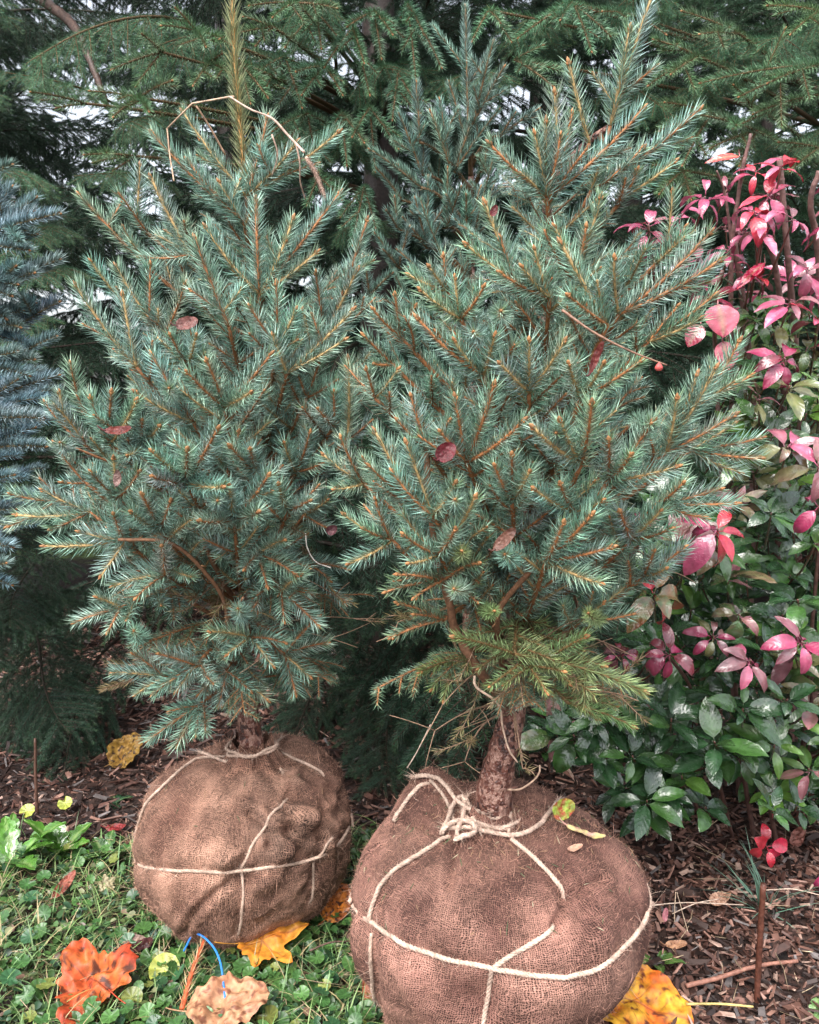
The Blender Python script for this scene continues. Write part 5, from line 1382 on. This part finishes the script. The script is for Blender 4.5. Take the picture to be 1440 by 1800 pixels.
# on the nearer ball
def onb(px, py, up): p, n = on_ball(bvh2, px, py, 1.18, up); return tuple(p)
GB = 'leaf scraps on the nearer burlap ball'
fallen('leaf_scrap', 'green and dark red leaf scrap propped on the nearer ball behind the loose twine end', onb(990, 1440, .016), .040, 'oval', ((.30, .42, .06), (.34, .05, .03), (.2, .03, .02), (.4, .45, .1)), .4, (68, 20), .15, .2, .75, .0, group=GB, stem=0)
fallen('leaf_scrap', 'long yellow leaf scrap with a pink end on the nearer ball', onb(1022, 1470, .008), .060, 'oval', ((.60, .52, .20), (.62, .34, .28), (.4, .25, .15), (.6, .55, .3)), -.32, (12, 8), .12, .3, .22, .0, group=GB, stem=.3)
fallen('leaf_scrap', 'tiny pale curled leaf scrap on the nearer ball', onb(1007, 1497, .006), .024, 'oval', ((.60, .36, .26), (.5, .27, .18), BR, (.5, .3, .2)), .3, (35, 0), .2, .8, .4, .0, group=GB, stem=0)
# caught in the trees
GC = 'dead leaves caught in the wrapped trees'
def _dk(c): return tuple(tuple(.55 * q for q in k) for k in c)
def tr(T, px, py, f=1.05): return tuple(autoY(T, px, py, f))
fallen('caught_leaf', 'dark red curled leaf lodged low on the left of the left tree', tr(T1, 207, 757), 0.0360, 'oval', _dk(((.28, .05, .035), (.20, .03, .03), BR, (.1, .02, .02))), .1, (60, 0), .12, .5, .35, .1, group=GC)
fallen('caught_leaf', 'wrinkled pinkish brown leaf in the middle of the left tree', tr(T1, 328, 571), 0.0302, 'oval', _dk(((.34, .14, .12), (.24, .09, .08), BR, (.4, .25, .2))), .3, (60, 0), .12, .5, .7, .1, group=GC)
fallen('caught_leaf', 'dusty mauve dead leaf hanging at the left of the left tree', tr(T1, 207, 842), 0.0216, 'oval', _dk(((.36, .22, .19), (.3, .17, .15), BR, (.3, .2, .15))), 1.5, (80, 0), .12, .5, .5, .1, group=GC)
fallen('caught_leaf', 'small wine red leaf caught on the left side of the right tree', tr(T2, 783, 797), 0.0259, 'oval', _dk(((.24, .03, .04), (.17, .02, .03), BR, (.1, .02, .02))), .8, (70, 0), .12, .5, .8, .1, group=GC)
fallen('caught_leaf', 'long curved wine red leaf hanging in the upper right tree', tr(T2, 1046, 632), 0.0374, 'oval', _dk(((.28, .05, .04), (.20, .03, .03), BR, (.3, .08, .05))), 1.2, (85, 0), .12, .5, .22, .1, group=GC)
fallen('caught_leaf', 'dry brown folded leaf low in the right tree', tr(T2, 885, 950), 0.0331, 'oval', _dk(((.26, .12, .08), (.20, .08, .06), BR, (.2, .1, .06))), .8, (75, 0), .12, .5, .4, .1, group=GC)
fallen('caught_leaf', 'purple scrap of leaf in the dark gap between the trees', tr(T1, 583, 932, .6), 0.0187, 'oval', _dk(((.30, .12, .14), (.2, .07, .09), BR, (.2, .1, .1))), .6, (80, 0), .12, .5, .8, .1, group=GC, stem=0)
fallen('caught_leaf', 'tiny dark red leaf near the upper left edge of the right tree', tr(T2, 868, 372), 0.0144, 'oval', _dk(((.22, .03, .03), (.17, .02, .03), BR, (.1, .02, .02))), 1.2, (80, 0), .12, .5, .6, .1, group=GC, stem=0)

# ------------------------------------------------------------------ straws, sticks, string
a = Acc()
st_ = [at(612, 1, 1), ]
P = smooth_path([tr(T1, 306, 318, 1.2), at(299, 275, 1.33), at(294, 226, 1.33)], 6); tube(a, P, .0011, .0012, 6, (.50, .33, .22))
P = np.array([at(294, 226, 1.33), at(338, 182, 1.32), at(405, 170, 1.31), at(412, 170, 1.31)]); tube(a, P, .0012, .0014, 6, (.52, .36, .25))
P = smooth_path([at(345, 186, 1.32), at(370, 225, 1.34), at(396, 272, 1.36)], 6); tube(a, P, .0014, .0016, 6, (.42, .26, .17))
P = smooth_path([at(404, 170, 1.31), at(440, 192, 1.30), at(478, 208, 1.29), at(505, 236, 1.29), at(535, 268, 1.28)], 8); tube(a, P, .0013, .0022, 6, (.55, .38, .30), bump=.2)
P = smooth_path([at(520, 250, 1.285), at(527, 285, 1.29), at(528, 320, 1.31), at(537, 350, 1.33)], 6); tube(a, P, .0016, .0009, 6, (.50, .34, .26))
P = smooth_path([at(478, 236, 1.30), at(488, 272, 1.31), at(478, 310, 1.33)], 6); tube(a, P, .0014, .0009, 6, (.52, .36, .28))
stalk = a.build('dry_grass_stalk', M_stick, None); tag(stalk, 'bent dry grass stalk with pale seed head across the top of the left tree', 'grass stalk')
h = Acc(); P = smooth_path([at(538, 276, 1.28), at(555, 305, 1.28), at(570, 344, 1.28)], 10); tube(h, P, .0026, .0016, 7, (.48, .32, .25))
m_ = 700; i = rng.integers(0, len(P), m_); T_ = norm(np.gradient(P, axis=0))[i]; rd = norm(rng.normal(0, 1, (m_, 3)))
c = np.tile((.60, .42, .34), (m_, 1)) * rng.uniform(.7, 1.2, (m_, 1)); needles(h, P[i], norm(T_ + rd * .75), np.zeros((m_, 3)), rng.uniform(.006, .011, m_), np.full(m_, .00035), c, c)
h.build('seed_head', M_fibre, stalk)

def stick(name, label, pts, r0, r1, col, cat, bump=.15, group=None, mat=None, sides=9):
    a = Acc(); P = smooth_path(pts, 10); tube(a, P, r0, r1, sides, col, bump=bump, bfreq=90)
    return tag(a.build(name, mat or M_stick, None), label, cat, group)
g0 = gat(1330, 1768)
stick('cut_stem', 'dark brown cut stem standing upright in the mulch at the lower right', [(g0.x, g0.y, -.03), (g0.x - .001, g0.y, .07), (g0.x - .003, g0.y - .002, g0.y * 0 + at(1324, 1552, g0.y).z)], .0052, .0046, (.10, .035, .022), 'stem')
g1 = gat(67, 1440); stick('cut_stem', 'thin dark cut stem standing in the mulch at the left edge', [(g1.x, g1.y, -.03), (g1.x, g1.y, .08), (at(62, 1298, g1.y).x, g1.y, at(62, 1298, g1.y).z)], .0045, .003, (.10, .05, .035), 'stem')
stick('fallen_twig', 'reddish twig lying on the mulch beside the upright cut stem', [gp(1205, 1754, .02), gp(1260, 1742, .024), gp(1330, 1728, .026), gp(1400, 1716, .02)], .0042, .003, (.30, .14, .10), 'twig')
stick('fallen_twig', 'straight pale straw stem at the bottom beside the round yellow leaf', [gp(1205, 1797, .03), gp(1262, 1797, .03), gp(1322, 1800, .03)], .002, .0017, (.50, .38, .14), 'stem')
stick('fallen_twig', 'grey brown twig lying among the weeds between the two balls', [gp(545, 1702, .035), gp(580, 1692, .04), gp(612, 1685, .035)], .0018, .0012, (.12, .07, .055), 'twig')
stick('fallen_twig', 'long pale dry twig lying on the mulch behind the left ball', [gp(240, 1298, .02), gp(262, 1325, .025), gp(272, 1330, .02)], .0018, .0015, (.30, .22, .17), 'twig')
for k, (x0, y0, x1, y1, lb) in enumerate(((1080, 1630, 1305, 1622, 'long straight straw lying across the mulch behind the upright stem'), (1180, 1640, 1262, 1612, 'short pale straw lying askew on the mulch'), (1345, 1598, 1440, 1605, 'white straw at the right edge below the grass tuft'))):
    stick('straw_stem', lb, [gp(x0, y0, .03), gp((x0 + x1) / 2, (y0 + y1) / 2, .036), gp(x1, y1, .03)], .0011, .0009, (.55, .42, .33), 'straw', .05)
pb = gat(1186, 1640); stick('straw_stem', 'thin dry straw standing upright in front of the mulch bed', [(pb.x, pb.y, 0), at(1186, 1600, pb.y), at(1188, 1568, pb.y)], .0010, .0007, (.55, .42, .30), 'straw', .05)
pb = gat(1214, 1655); stick('straw_stem', 'thin dry straw leaning to the left over the mulch', [(pb.x, pb.y, 0), at(1202, 1612, pb.y), at(1190, 1568, pb.y)], .0010, .0007, (.50, .38, .28), 'straw', .05)
stick('fibre_strand', 'white curved strand hanging in the dark gap between the trees', [at(537, 938, 1.30), at(541, 965, 1.28), at(556, 988, 1.27), at(582, 998, 1.26)], .0011, .0008, (.60, .55, .50), 'strand', .05)
stick('loose_straw', 'pale bent straw hanging down the bare trunk of the right tree', [at(834, 1188, 1.08), at(838, 1208, 1.08), at(876, 1238, 1.09), at(884, 1280, 1.12), at(895, 1318, 1.13), at(910, 1340, 1.14)], .0019, .0012, (.55, .40, .30), 'straw', .08)
stick('dead_twig', 'curved dead twig sticking out from the foot of the right trunk', [at(893, 1388, 1.17), at(915, 1387, 1.14), at(938, 1372, 1.12), at(948, 1358, 1.11), at(949, 1345, 1.11)], .0016, .0012, (.48, .33, .24), 'twig', .2)
stick('loose_straw', 'pale straw leaning between the wrapped trees above the burlap', [at(716, 1350, 1.42), at(735, 1318, 1.42), at(757, 1273, 1.43)], .0013, .0009, (.52, .40, .32), 'straw', .05)
stick('dead_twig', 'long reddish twig with a berry lying across the right tree', [tr(T2, 988, 545, 1.1), tr(T2, 1045, 585, 1.1), tr(T2, 1110, 618, 1.1), tr(T2, 1172, 642, 1.1)], .0016, .0009, (.22, .12, .08), 'twig', .2)
a = Acc(); blob(a, tr(T2, 1158, 652, 1.12), (0, 0, 1), .0042, .009, (.5, .09, .08), 10); tag(a.build('berry', M_bud, None), 'single pink red berry at the end of the long twig in the right tree', 'berry')
stick('string', 'bright blue plastic string curving over the weeds at the bottom', [gp(325, 1718, .045), gp(345, 1716, .075), gp(372, 1738, .08), gp(390, 1768, .075), gp(398, 1812, .05)], .0017, .0017, (.03, .20, .62), 'string', .0, mat=attr_mat('plastic', .3, .5))

# rust coloured dead twig with tan needles, and the small blue green sprig
def sprig(name, label, pts, st, wood, cat, rr, dens):
    an, aw = Acc(), Acc(); P = smooth_path(pts, 8)
    shoot(an, aw, P, st, rr, rr * .7, dens)
    r_ = aw.build(name, M_twig, None); tag(r_, label, cat); an.build('needles', M_needle, r_, False)
SP['dead'] = dict(c=(.34, .27, .12), l=(.60, .52, .34), y=(.45, .35, .2), wood=(.62, .13, .05), L=.020, r=.0007, dens=520, up=.1, open=40, mid=True, part=0)
sprig('dead_sprig', 'rust red dead sprig with sparse tan needles at the bottom beside the blue string', [gp(322, 1830, .05), gp(345, 1770, .07), gp(372, 1697, .07)], 'dead', None, 'sprig', .0042, 1)
SP['sprig'] = dict(SP['hero'], c=(.07, .15, .15), L=.012)
sprig('green_sprig', 'small blue green spruce sprig lying against the foot of the left ball', [gp(262, 1678, .02), gp(282, 1660, .03), gp(305, 1645, .035)], 'sprig', None, 'sprig', .0015, 1)

# ------------------------------------------------------------------ broad leaved weeds
def weed(label, px, py, n, L, W, col, cat='plant', az0=0, up=(25, 60), shape='obov', group=None, tooth=False, name='weed'):
    g_ = gat(px, py); b = Vector((g_.x, g_.y, gz(g_.x, g_.y)))
    root = empty(name, b, label, cat, group)
    for k in range(n):
        az = az0 + k * 2.4 + rng.uniform(-.4, .4); el = R(rng.uniform(*up)); l = L * rng.uniform(.65, 1.1)
        d = np.array([math.cos(az) * math.cos(el), math.sin(az) * math.cos(el), math.sin(el)])
        a = Acc(); c = np.array(col) * rng.uniform(.75, 1.2)
        leaf(a, b, d, (0, 0, 1), l, W * rng.uniform(.8, 1.15), c, .5, .25, c * .8, 15, 7, shape, rib=(.40, .5, .2))
        if tooth:
            V = a.v[0].reshape(15, 7, 3)
            for r_ in range(2, 14):
                s_ = .72 if r_ % 3 == 0 else 1.0
                V[r_] = V[r_, 3] + (V[r_] - V[r_, 3]) * s_
            a.v[0] = V.reshape(-1, 3)
        a.build('leaf', M_leaf, root)
GW = 'broad leaved weeds at the edge of the bed'
weed('bright green jagged leaved weed standing behind the low cover on the left', 105, 1512, 9, .115, .050, (.085, .22, .03), up=(30, 75), tooth=True, group=GW)
weed('long toothed weed leaf rosette at the left edge of the picture', 20, 1530, 8, .14, .042, (.10, .25, .04), up=(15, 60), tooth=True, group=GW)
weed('dark green lobed weed just left of the left ball', 185, 1512, 10, .08, .034, (.05, .13, .03), up=(20, 70), tooth=True, group=GW)
weed('smooth pale oval leaved weed at the left edge low down', 2, 1605, 5, .06, .03, (.12, .26, .07), up=(10, 40), group=GW)
weed('dark seedling on the mulch behind the left ball', 205, 1418, 12, .045, .018, (.03, .075, .035), up=(5, 50), group=GW)
weed('small seedling with green and wine red leaves on the mulch right of the ball', 1152, 1700, 6, .058, .018, (.09, .18, .04), up=(20, 55), shape='ellip', group=GW)
weed('tiny round leaved seedling touching the right side of the nearer ball', 1108, 1662, 4, .026, .018, (.05, .12, .03), up=(20, 60), group=GW)
weed('pale green seedling at the bottom right corner', 1425, 1795, 4, .05, .018, (.16, .28, .10), up=(10, 45), shape='ellip', group=GW)
for px, py, lb in ((116, 1440, 'single yellow green round leaf standing on the mulch at left'), (50, 1455, 'small yellow leaf pair sticking up above the jagged weed'), (290, 1735, 'yellow green scalloped leaf beside the crumpled orange leaf')):
    a = Acc(); p = gp(px, py, .03); c = np.array([(.34, .38, .06)]); round_leaves(a, np.array([p]), norm(np.array([[.1, -.6, .8]])), np.array([.017 if px < 200 else .026]), c)
    tube(a, np.array([[p[0], p[1] + .003, 0], [p[0], p[1] + .002, p[2] * .6], p]), .0008, .0007, 5, (.3, .33, .1))
    tag(a.build('round_leaf', M_cover, None), lb, 'leaf')
# bluish grass tuft
g_ = gat(1345, 1605); a = Acc(); n = 34
az = rng.uniform(0, 6.283, n); el = np.radians(rng.uniform(25, 82, n)); d = np.stack([np.cos(az) * np.cos(el), np.sin(az) * np.cos(el), np.sin(el)], 1)
batch_ribbons(a, np.array(list(g_)) + rng.normal(0, .006, (n, 3)) * [1, 1, 0], d, np.tile((0, 0, 1.0), (n, 1)) + rng.normal(0, .05, (n, 3)), rng.uniform(.08, .17, n), rng.uniform(.0025, .0045, n), rng.uniform(.1, .9, n), np.tile((.10, .20, .14), (n, 1)) * rng.uniform(.7, 1.4, (n, 1)), np.tile((.18, .30, .22), (n, 1)), 9, 'grass')
tag(a.build('grass_tuft', M_grass, None), 'tuft of narrow bluish grass on the mulch under the shrub', 'grass')

# ------------------------------------------------------------------ shrubs at the right
PINK, MAG, REDL, MAU, GRN, DGR, OLV, WINE = (.44, .085, .165), (.30, .028, .085), (.50, .022, .04), (.25, .095, .11), (.050, .125, .028), (.022, .064, .022), (.13, .13, .05), (.16, .014, .028)
def whorl(root, p, axis, n, L, W, cols, spread=(55, 95), droop=.45, name='leaf_cluster', acc=None, label=None, stem_to=None, shape='ellip'):
    a = acc or Acc(); axis = np.array(list(axis), float); axis /= np.linalg.norm(axis); u, v = perp(axis)
    a0 = rng.uniform(0, 6.28); p = np.array(list(p), float)
    for k in range(n):
        th = a0 + k * 2.39996 if n > 5 else a0 + k * 6.283 / n + rng.normal(0, .25)
        sp = R(rng.uniform(*spread)) * (1 if k < n - 2 else .6)
        d = axis * math.cos(sp) + (u * math.cos(th) + v * math.sin(th)) * math.sin(sp)
        b = p + d * .004 - axis * rng.uniform(0, .012)
        c = np.array(cols[int(rng.integers(len(cols)))]) * rng.uniform(.75, 1.2); c2 = np.array(cols[int(rng.integers(len(cols)))]) * rng.uniform(.75, 1.1)
        l = L * rng.uniform(.55, 1.18)
        leaf(a, b + d * .006, d, axis + np.array([0, -.15, .25]), l, W * l / L * rng.uniform(.85, 1.15), c, droop * rng.uniform(.4, 1.5), rng.uniform(.05, .3), c * .5 + c2 * .5, 9, 5, shape, rib=c * 1.3 + .05)
        tube(a, np.array([b - d * .002, b + d * .008]), .0012, .0009, 4, c * .8)
    if stem_to is not None:
        e = np.array(list(stem_to), float); tube(a, bez(e, (e + p) / 2 + np.array([0, 0, -.02]), p, 8), .0028, .0017, 6, (.14, .055, .04))
    if acc is None:
        o = a.build(name, M_leaf, root)
        if label: o["label"] = label
        return o
def stem_mesh(acc, pts, r0, r1, col=(.10, .045, .035)): tube(acc, smooth_path(pts, 10), r0, r1, 8, col, bump=.2, bfreq=120)

gsx, gsy = at(1290, 1450, 1.75).x, 1.75
shrubG = empty('shrub', (gsx, gsy, 0), 'glossy green leaved shrub at the lower right with a few red leaf clusters', 'shrub', 'shrubs at the right of the bed')
shrubP = empty('shrub', (at(1370, 900, 2.0).x, 2.0, 0), 'tall shrub at the right edge whose wet leaves have turned pink and magenta', 'shrub', 'shrubs at the right of the bed')
# stems
for pts, rt, r0 in (
 ([at(1368, 1500, 1.7), at(1350, 1380, 1.66), at(1362, 1260, 1.60), at(1385, 1160, 1.56), at(1395, 1080, 1.55)], shrubG, .0055),
 ([at(1330, 1500, 1.75), at(1300, 1300, 1.75), at(1285, 1050, 1.72), at(1275, 900, 1.7)], shrubG, .006),
 ([at(1250, 1480, 1.8), at(1180, 1330, 1.70), at(1080, 1300, 1.62), at(1000, 1300, 1.6)], shrubG, .0045),
 ([at(1290, 1480, 1.75), at(1230, 1250, 1.6), at(1180, 1160, 1.5), at(1130, 1140, 1.45)], shrubG, .0045),
 ([at(1400, 1480, 1.8), at(1420, 1200, 1.7), at(1440, 950, 1.62)], shrubG, .006),
 ([at(1300, 1420, 1.95), at(1320, 1000, 1.9), at(1325, 760, 1.85), at(1310, 560, 1.78), at(1290, 420, 1.72)], shrubP, .011),
 ([at(1385, 1420, 2.0), at(1405, 900, 1.95), at(1400, 640, 1.85), at(1385, 450, 1.74), at(1370, 275, 1.70)], shrubP, .010),
 ([at(1350, 1420, 2.0), at(1370, 900, 1.9), at(1378, 640, 1.8), at(1365, 480, 1.72), at(1345, 415, 1.68)], shrubP, .009),
 ([at(1420, 1420, 2.0), at(1450, 800, 1.95), at(1440, 470, 1.8), at(1425, 360, 1.74), at(1440, 300, 1.72)], shrubP, .009),
 ([at(1300, 1420, 2.0), at(1262, 720, 1.8), at(1258, 530, 1.65), at(1270, 475, 1.62)], shrubP, .006),
 ([at(1290, 900, 1.9), at(1285, 500, 1.75), at(1300, 330, 1.70), at(1320, 235, 1.68)], shrubP, .006),
 ([at(1290, 460, 1.75), at(1275, 345, 1.72), at(1260, 300, 1.7)], shrubP, .0035)):
    a = Acc(); stem_mesh(a, pts, r0, r0 * .55, (.10, .05, .04) if rt is shrubG else (.16, .085, .075)); a.build('stem', M_stick, rt)
# traced clusters: px, py, Y, n, L, W, colours, axis
RC = [
 (1262, 930, 1.30, 8, .085, .036, (REDL, MAG, REDL, PINK), (.1, -.5, .6), 'large bright red leaf cluster drooping beside the right tree'),
 (1262, 960, 1.36, 6, .085, .038, (OLV, MAU, GRN), (.1, -.6, .5), None),
 (1150, 1042, 1.27, 7, .078, .036, (WINE, REDL, GRN, OLV), (0, -.6, .6), 'red and green leaf cluster just right of the right tree'),
 (1130, 932, 1.36, 5, .055, .024, (WINE, MAG), (-.1, -.8, .3), None),
 (1092, 1148, 1.33, 8, .058, .024, (WINE, MAG, MAU), (-.1, -.7, .5), 'dark wine red leaf cluster at the left end of the shrub'),
 (1178, 1150, 1.33, 8, .06, .026, (WINE, MAU, MAG), (0, -.7, .5), None),
 (1255, 1118, 1.42, 8, .055, .024, (MAU, MAG, OLV), (0, -.7, .5), None),
 (1320, 1160, 1.36, 7, .062, .026, (PINK, MAG, MAU), (.1, -.7, .5), None),
 (1410, 1128, 1.36, 8, .072, .030, (PINK, MAU, MAG), (.1, -.7, .5), None),
 (1348, 1488, 1.50, 6, .058, .036, ((.48, .012, .05), REDL), (0, -.5, .1), 'vivid red leaf cluster low down above the grass tuft'),
 (1428, 1565, 1.55, 4, .045, .022, (MAG, PINK), (0, -.6, .1), None),
 (1385, 785, 1.42, 6, .075, .034, (PINK, MAU, OLV), (.1, -.7, .5), 'dusty pink and olive leaf cluster at the right edge'),
 (1440, 820, 1.38, 6, .08, .036, (MAU, OLV, PINK), (0, -.7, .4), None),
 (1440, 890, 1.36, 4, .07, .03, (PINK, MAG), (-.2, -.7, .2), None),
 (1380, 630, 1.50, 7, .06, .026, (WINE, MAG), (.1, -.7, .5), None),
 (1300, 1080, 1.42, 6, .055, .028, (OLV, GRN, MAU), (0, -.7, .5), None)]
for px, py, Y, n, L, W, cols, ax, lb in RC:
    rt = shrubP if py < 860 else shrubG
    p = at(px, py, Y); s_ = p + Vector((.06, .18, -.10)); whorl(rt, p, ax, n, L * .9, W * .86, cols, (60, 130), 1.1, label=lb, stem_to=s_)
# the two big flat pink leaves in front of the tree
for px, py, L, W, c, c2, d in ((1262, 535, .060, .064, (.52, .12, .17), (.34, .03, .06), (.1, -.45, -.75)), (1270, 600, .052, .046, (.45, .12, .15), (.28, .04, .06), (.2, -.4, -.8)), (1232, 570, .045, .035, (.40, .04, .08), (.25, .03, .05), (-.5, -.3, -.7)),
                               (1300, 275, .065, .022, (.50, .05, .03), (.42, .04, .03), (-1, -.1, .0)), (1345, 462, .075, .022, (.62, .01, .06), (.55, .01, .07), (-.85, -.3, -.6))):
    a = Acc(); p = at(px, py, 1.42 if py > 500 else 1.62); leaf(a, p, d, (0, -.75, .65), L, W, c, .35, .1, c2, 11, 7, 'ellip'); tube(a, np.array([list(p), list(p + Vector((.01, .03, .02)))]), .0013, .0012, 5, (.3, .06, .06)); a.build('leaf', M_leaf, shrubP)
# pink crown
PC = [(1140, 395, 1.30, 7, (WINE, MAG, MAG)), (1128, 440, 1.34, 5, (MAG, MAU)), (1240, 345, 1.60, 7, (PINK, MAG)), (1250, 400, 1.62, 7, (MAG, PINK)), (1325, 370, 1.60, 8, (PINK, MAG, REDL)), (1340, 400, 1.55, 7, (PINK, MAU)),
      (1375, 290, 1.62, 6, (PINK, REDL)), (1420, 330, 1.60, 8, (PINK, MAG)), (1330, 300, 1.65, 6, (REDL, PINK)), (1395, 385, 1.60, 7, (PINK, MAU)), (1280, 440, 1.65, 6, (MAG, PINK)), (1380, 460, 1.56, 8, (PINK, REDL)),
      (1320, 480, 1.60, 6, (MAG, REDL)), (1420, 470, 1.58, 8, (PINK, MAU)), (1390, 530, 1.54, 7, (PINK, MAU)), (1440, 420, 1.6, 7, (PINK, MAG)), (1225, 460, 1.68, 6, (MAG, MAU)), (1250, 520, 1.6, 6, (WINE, MAG)), (1440, 560, 1.56, 6, (REDL, PINK)),
      (1290, 350, 1.66, 7, (PINK, MAG)), (1200, 430, 1.7, 6, (MAU, MAG)), (1190, 380, 1.7, 5, (PINK, MAU)), (1350, 340, 1.66, 6, (PINK, REDL)), (1430, 270, 1.66, 6, (MAU, PINK)), (1310, 530, 1.66, 6, (GRN, OLV)), (1420, 610, 1.6, 6, (OLV, GRN, MAG)),
      (1330, 560, 1.64, 6, (GRN, GRN)), (1360, 520, 1.62, 6, (OLV, MAG)), (1470, 500, 1.6, 7, (PINK, MAG)), (1480, 380, 1.65, 7, (PINK, MAG))]
PC = [q for k, q in enumerate(PC) if k % 4 != 3]
for px, py, Y, n, cols in PC:
    p = at(px, py, Y + rng.uniform(-.03, .03)); whorl(shrubP, p, (rng.uniform(-.4, .4), -.45, .75), n, .060, .023, cols, (60, 130), .9, stem_to=p + Vector((rng.uniform(.0, .08), .14, -.12)))
# loose foliage of both shrubs, further in
def filler(root, n, box, cols, L, W, name, label):
    a = Acc()
    for k in range(n):
        px, py = rng.uniform(box[0], box[1]), rng.uniform(box[2], box[3]); Y = rng.uniform(box[4], box[5])
        p = at(px, py, Y)
        if p.z < .06: continue
        whorl(None, p, (rng.uniform(-.5, .5), rng.uniform(-.9, .3), rng.uniform(.3, .9)), int(rng.integers(5, 8)), L * rng.uniform(.75, 1.15), W, cols, (45, 105), .5, acc=a, stem_to=p + Vector((rng.uniform(-.05, .1), .12, -.10)))
    o = a.build(name, M_leaf, root); o["kind"] = "stuff"
filler(shrubP, 18, (1250, 1560, 300, 560, 1.68, 2.05), (PINK, MAG, MAU, MAU), .055, .022, 'foliage', None)
filler(shrubP, 70, (1270, 1560, 540, 900, 1.62, 2.1), (GRN, DGR, OLV, GRN), .06, .028, 'foliage', None)
filler(shrubG, 230, (1120, 1600, 860, 1430, 1.55, 2.1), (DGR, GRN, DGR), .062, .030, 'foliage', None)
# green clusters in front, each a part
def ok(px, py):
    if px < 1060 and py < 1230: return False
    if px < 1010 and (py < 1255 or py > 1345): return False
    if px < 1130 and (py < 1200 or py > 1400): return False
    if px < 1180 and py < 1080: return False
    if py > 1470 or (px < 1230 and py > 1430): return False
    return True
cnt = 0
GT = [(1008, 1292), (1092, 1252), (1136, 1335), (1100, 1385), (1075, 1222), (1185, 1290), (1058, 1330), (1150, 1240), (1165, 1390), (1045, 1262)]
for px, py in GT:
    p = at(px, py, 1.50); whorl(shrubG, p, (rng.uniform(-.5, .1), -.5, .6), 7, .066, .027, (DGR, GRN, DGR), (50, 105), .5, stem_to=p + Vector((.09, .13, -.05)))
while cnt < 74:
    px, py = rng.uniform(955, 1475), rng.uniform(880, 1500)
    if not ok(px, py): continue
    Y = 1.40 + .22 * rng.random() + (.12 if px < 1100 else 0)
    p = at(px, py, Y); cnt += 1
    if p.z < .05: continue
    cols = (DGR, GRN, DGR) if rng.random() < .72 else ((OLV, GRN, MAU) if rng.random() < .6 else (GRN, (.11, .23, .035)))
    whorl(shrubG, p, (rng.uniform(-.5, .4), rng.uniform(-.8, -.1), rng.uniform(.4, .9)), int(rng.integers(5, 8)), rng.uniform(.058, .080), rng.uniform(.028, .037), cols, (50, 105), .5, stem_to=p + Vector((rng.uniform(.0, .09), .13, -.09)))
cnt = 0
while cnt < 26:
    px, py = rng.uniform(1290, 1480), rng.uniform(580, 900); Y = 1.50 + .2 * rng.random(); p = at(px, py, Y); cnt += 1
    cols = ((GRN, DGR), (OLV, GRN), (MAU, OLV), (GRN, (.11, .22, .035)))[int(rng.integers(4))]
    whorl(shrubP, p, (rng.uniform(-.5, .4), rng.uniform(-.8, -.1), rng.uniform(.4, .9)), int(rng.integers(5, 8)), .058, .026, cols, (50, 105), .5, stem_to=p + Vector((rng.uniform(.0, .09), .13, -.09)))
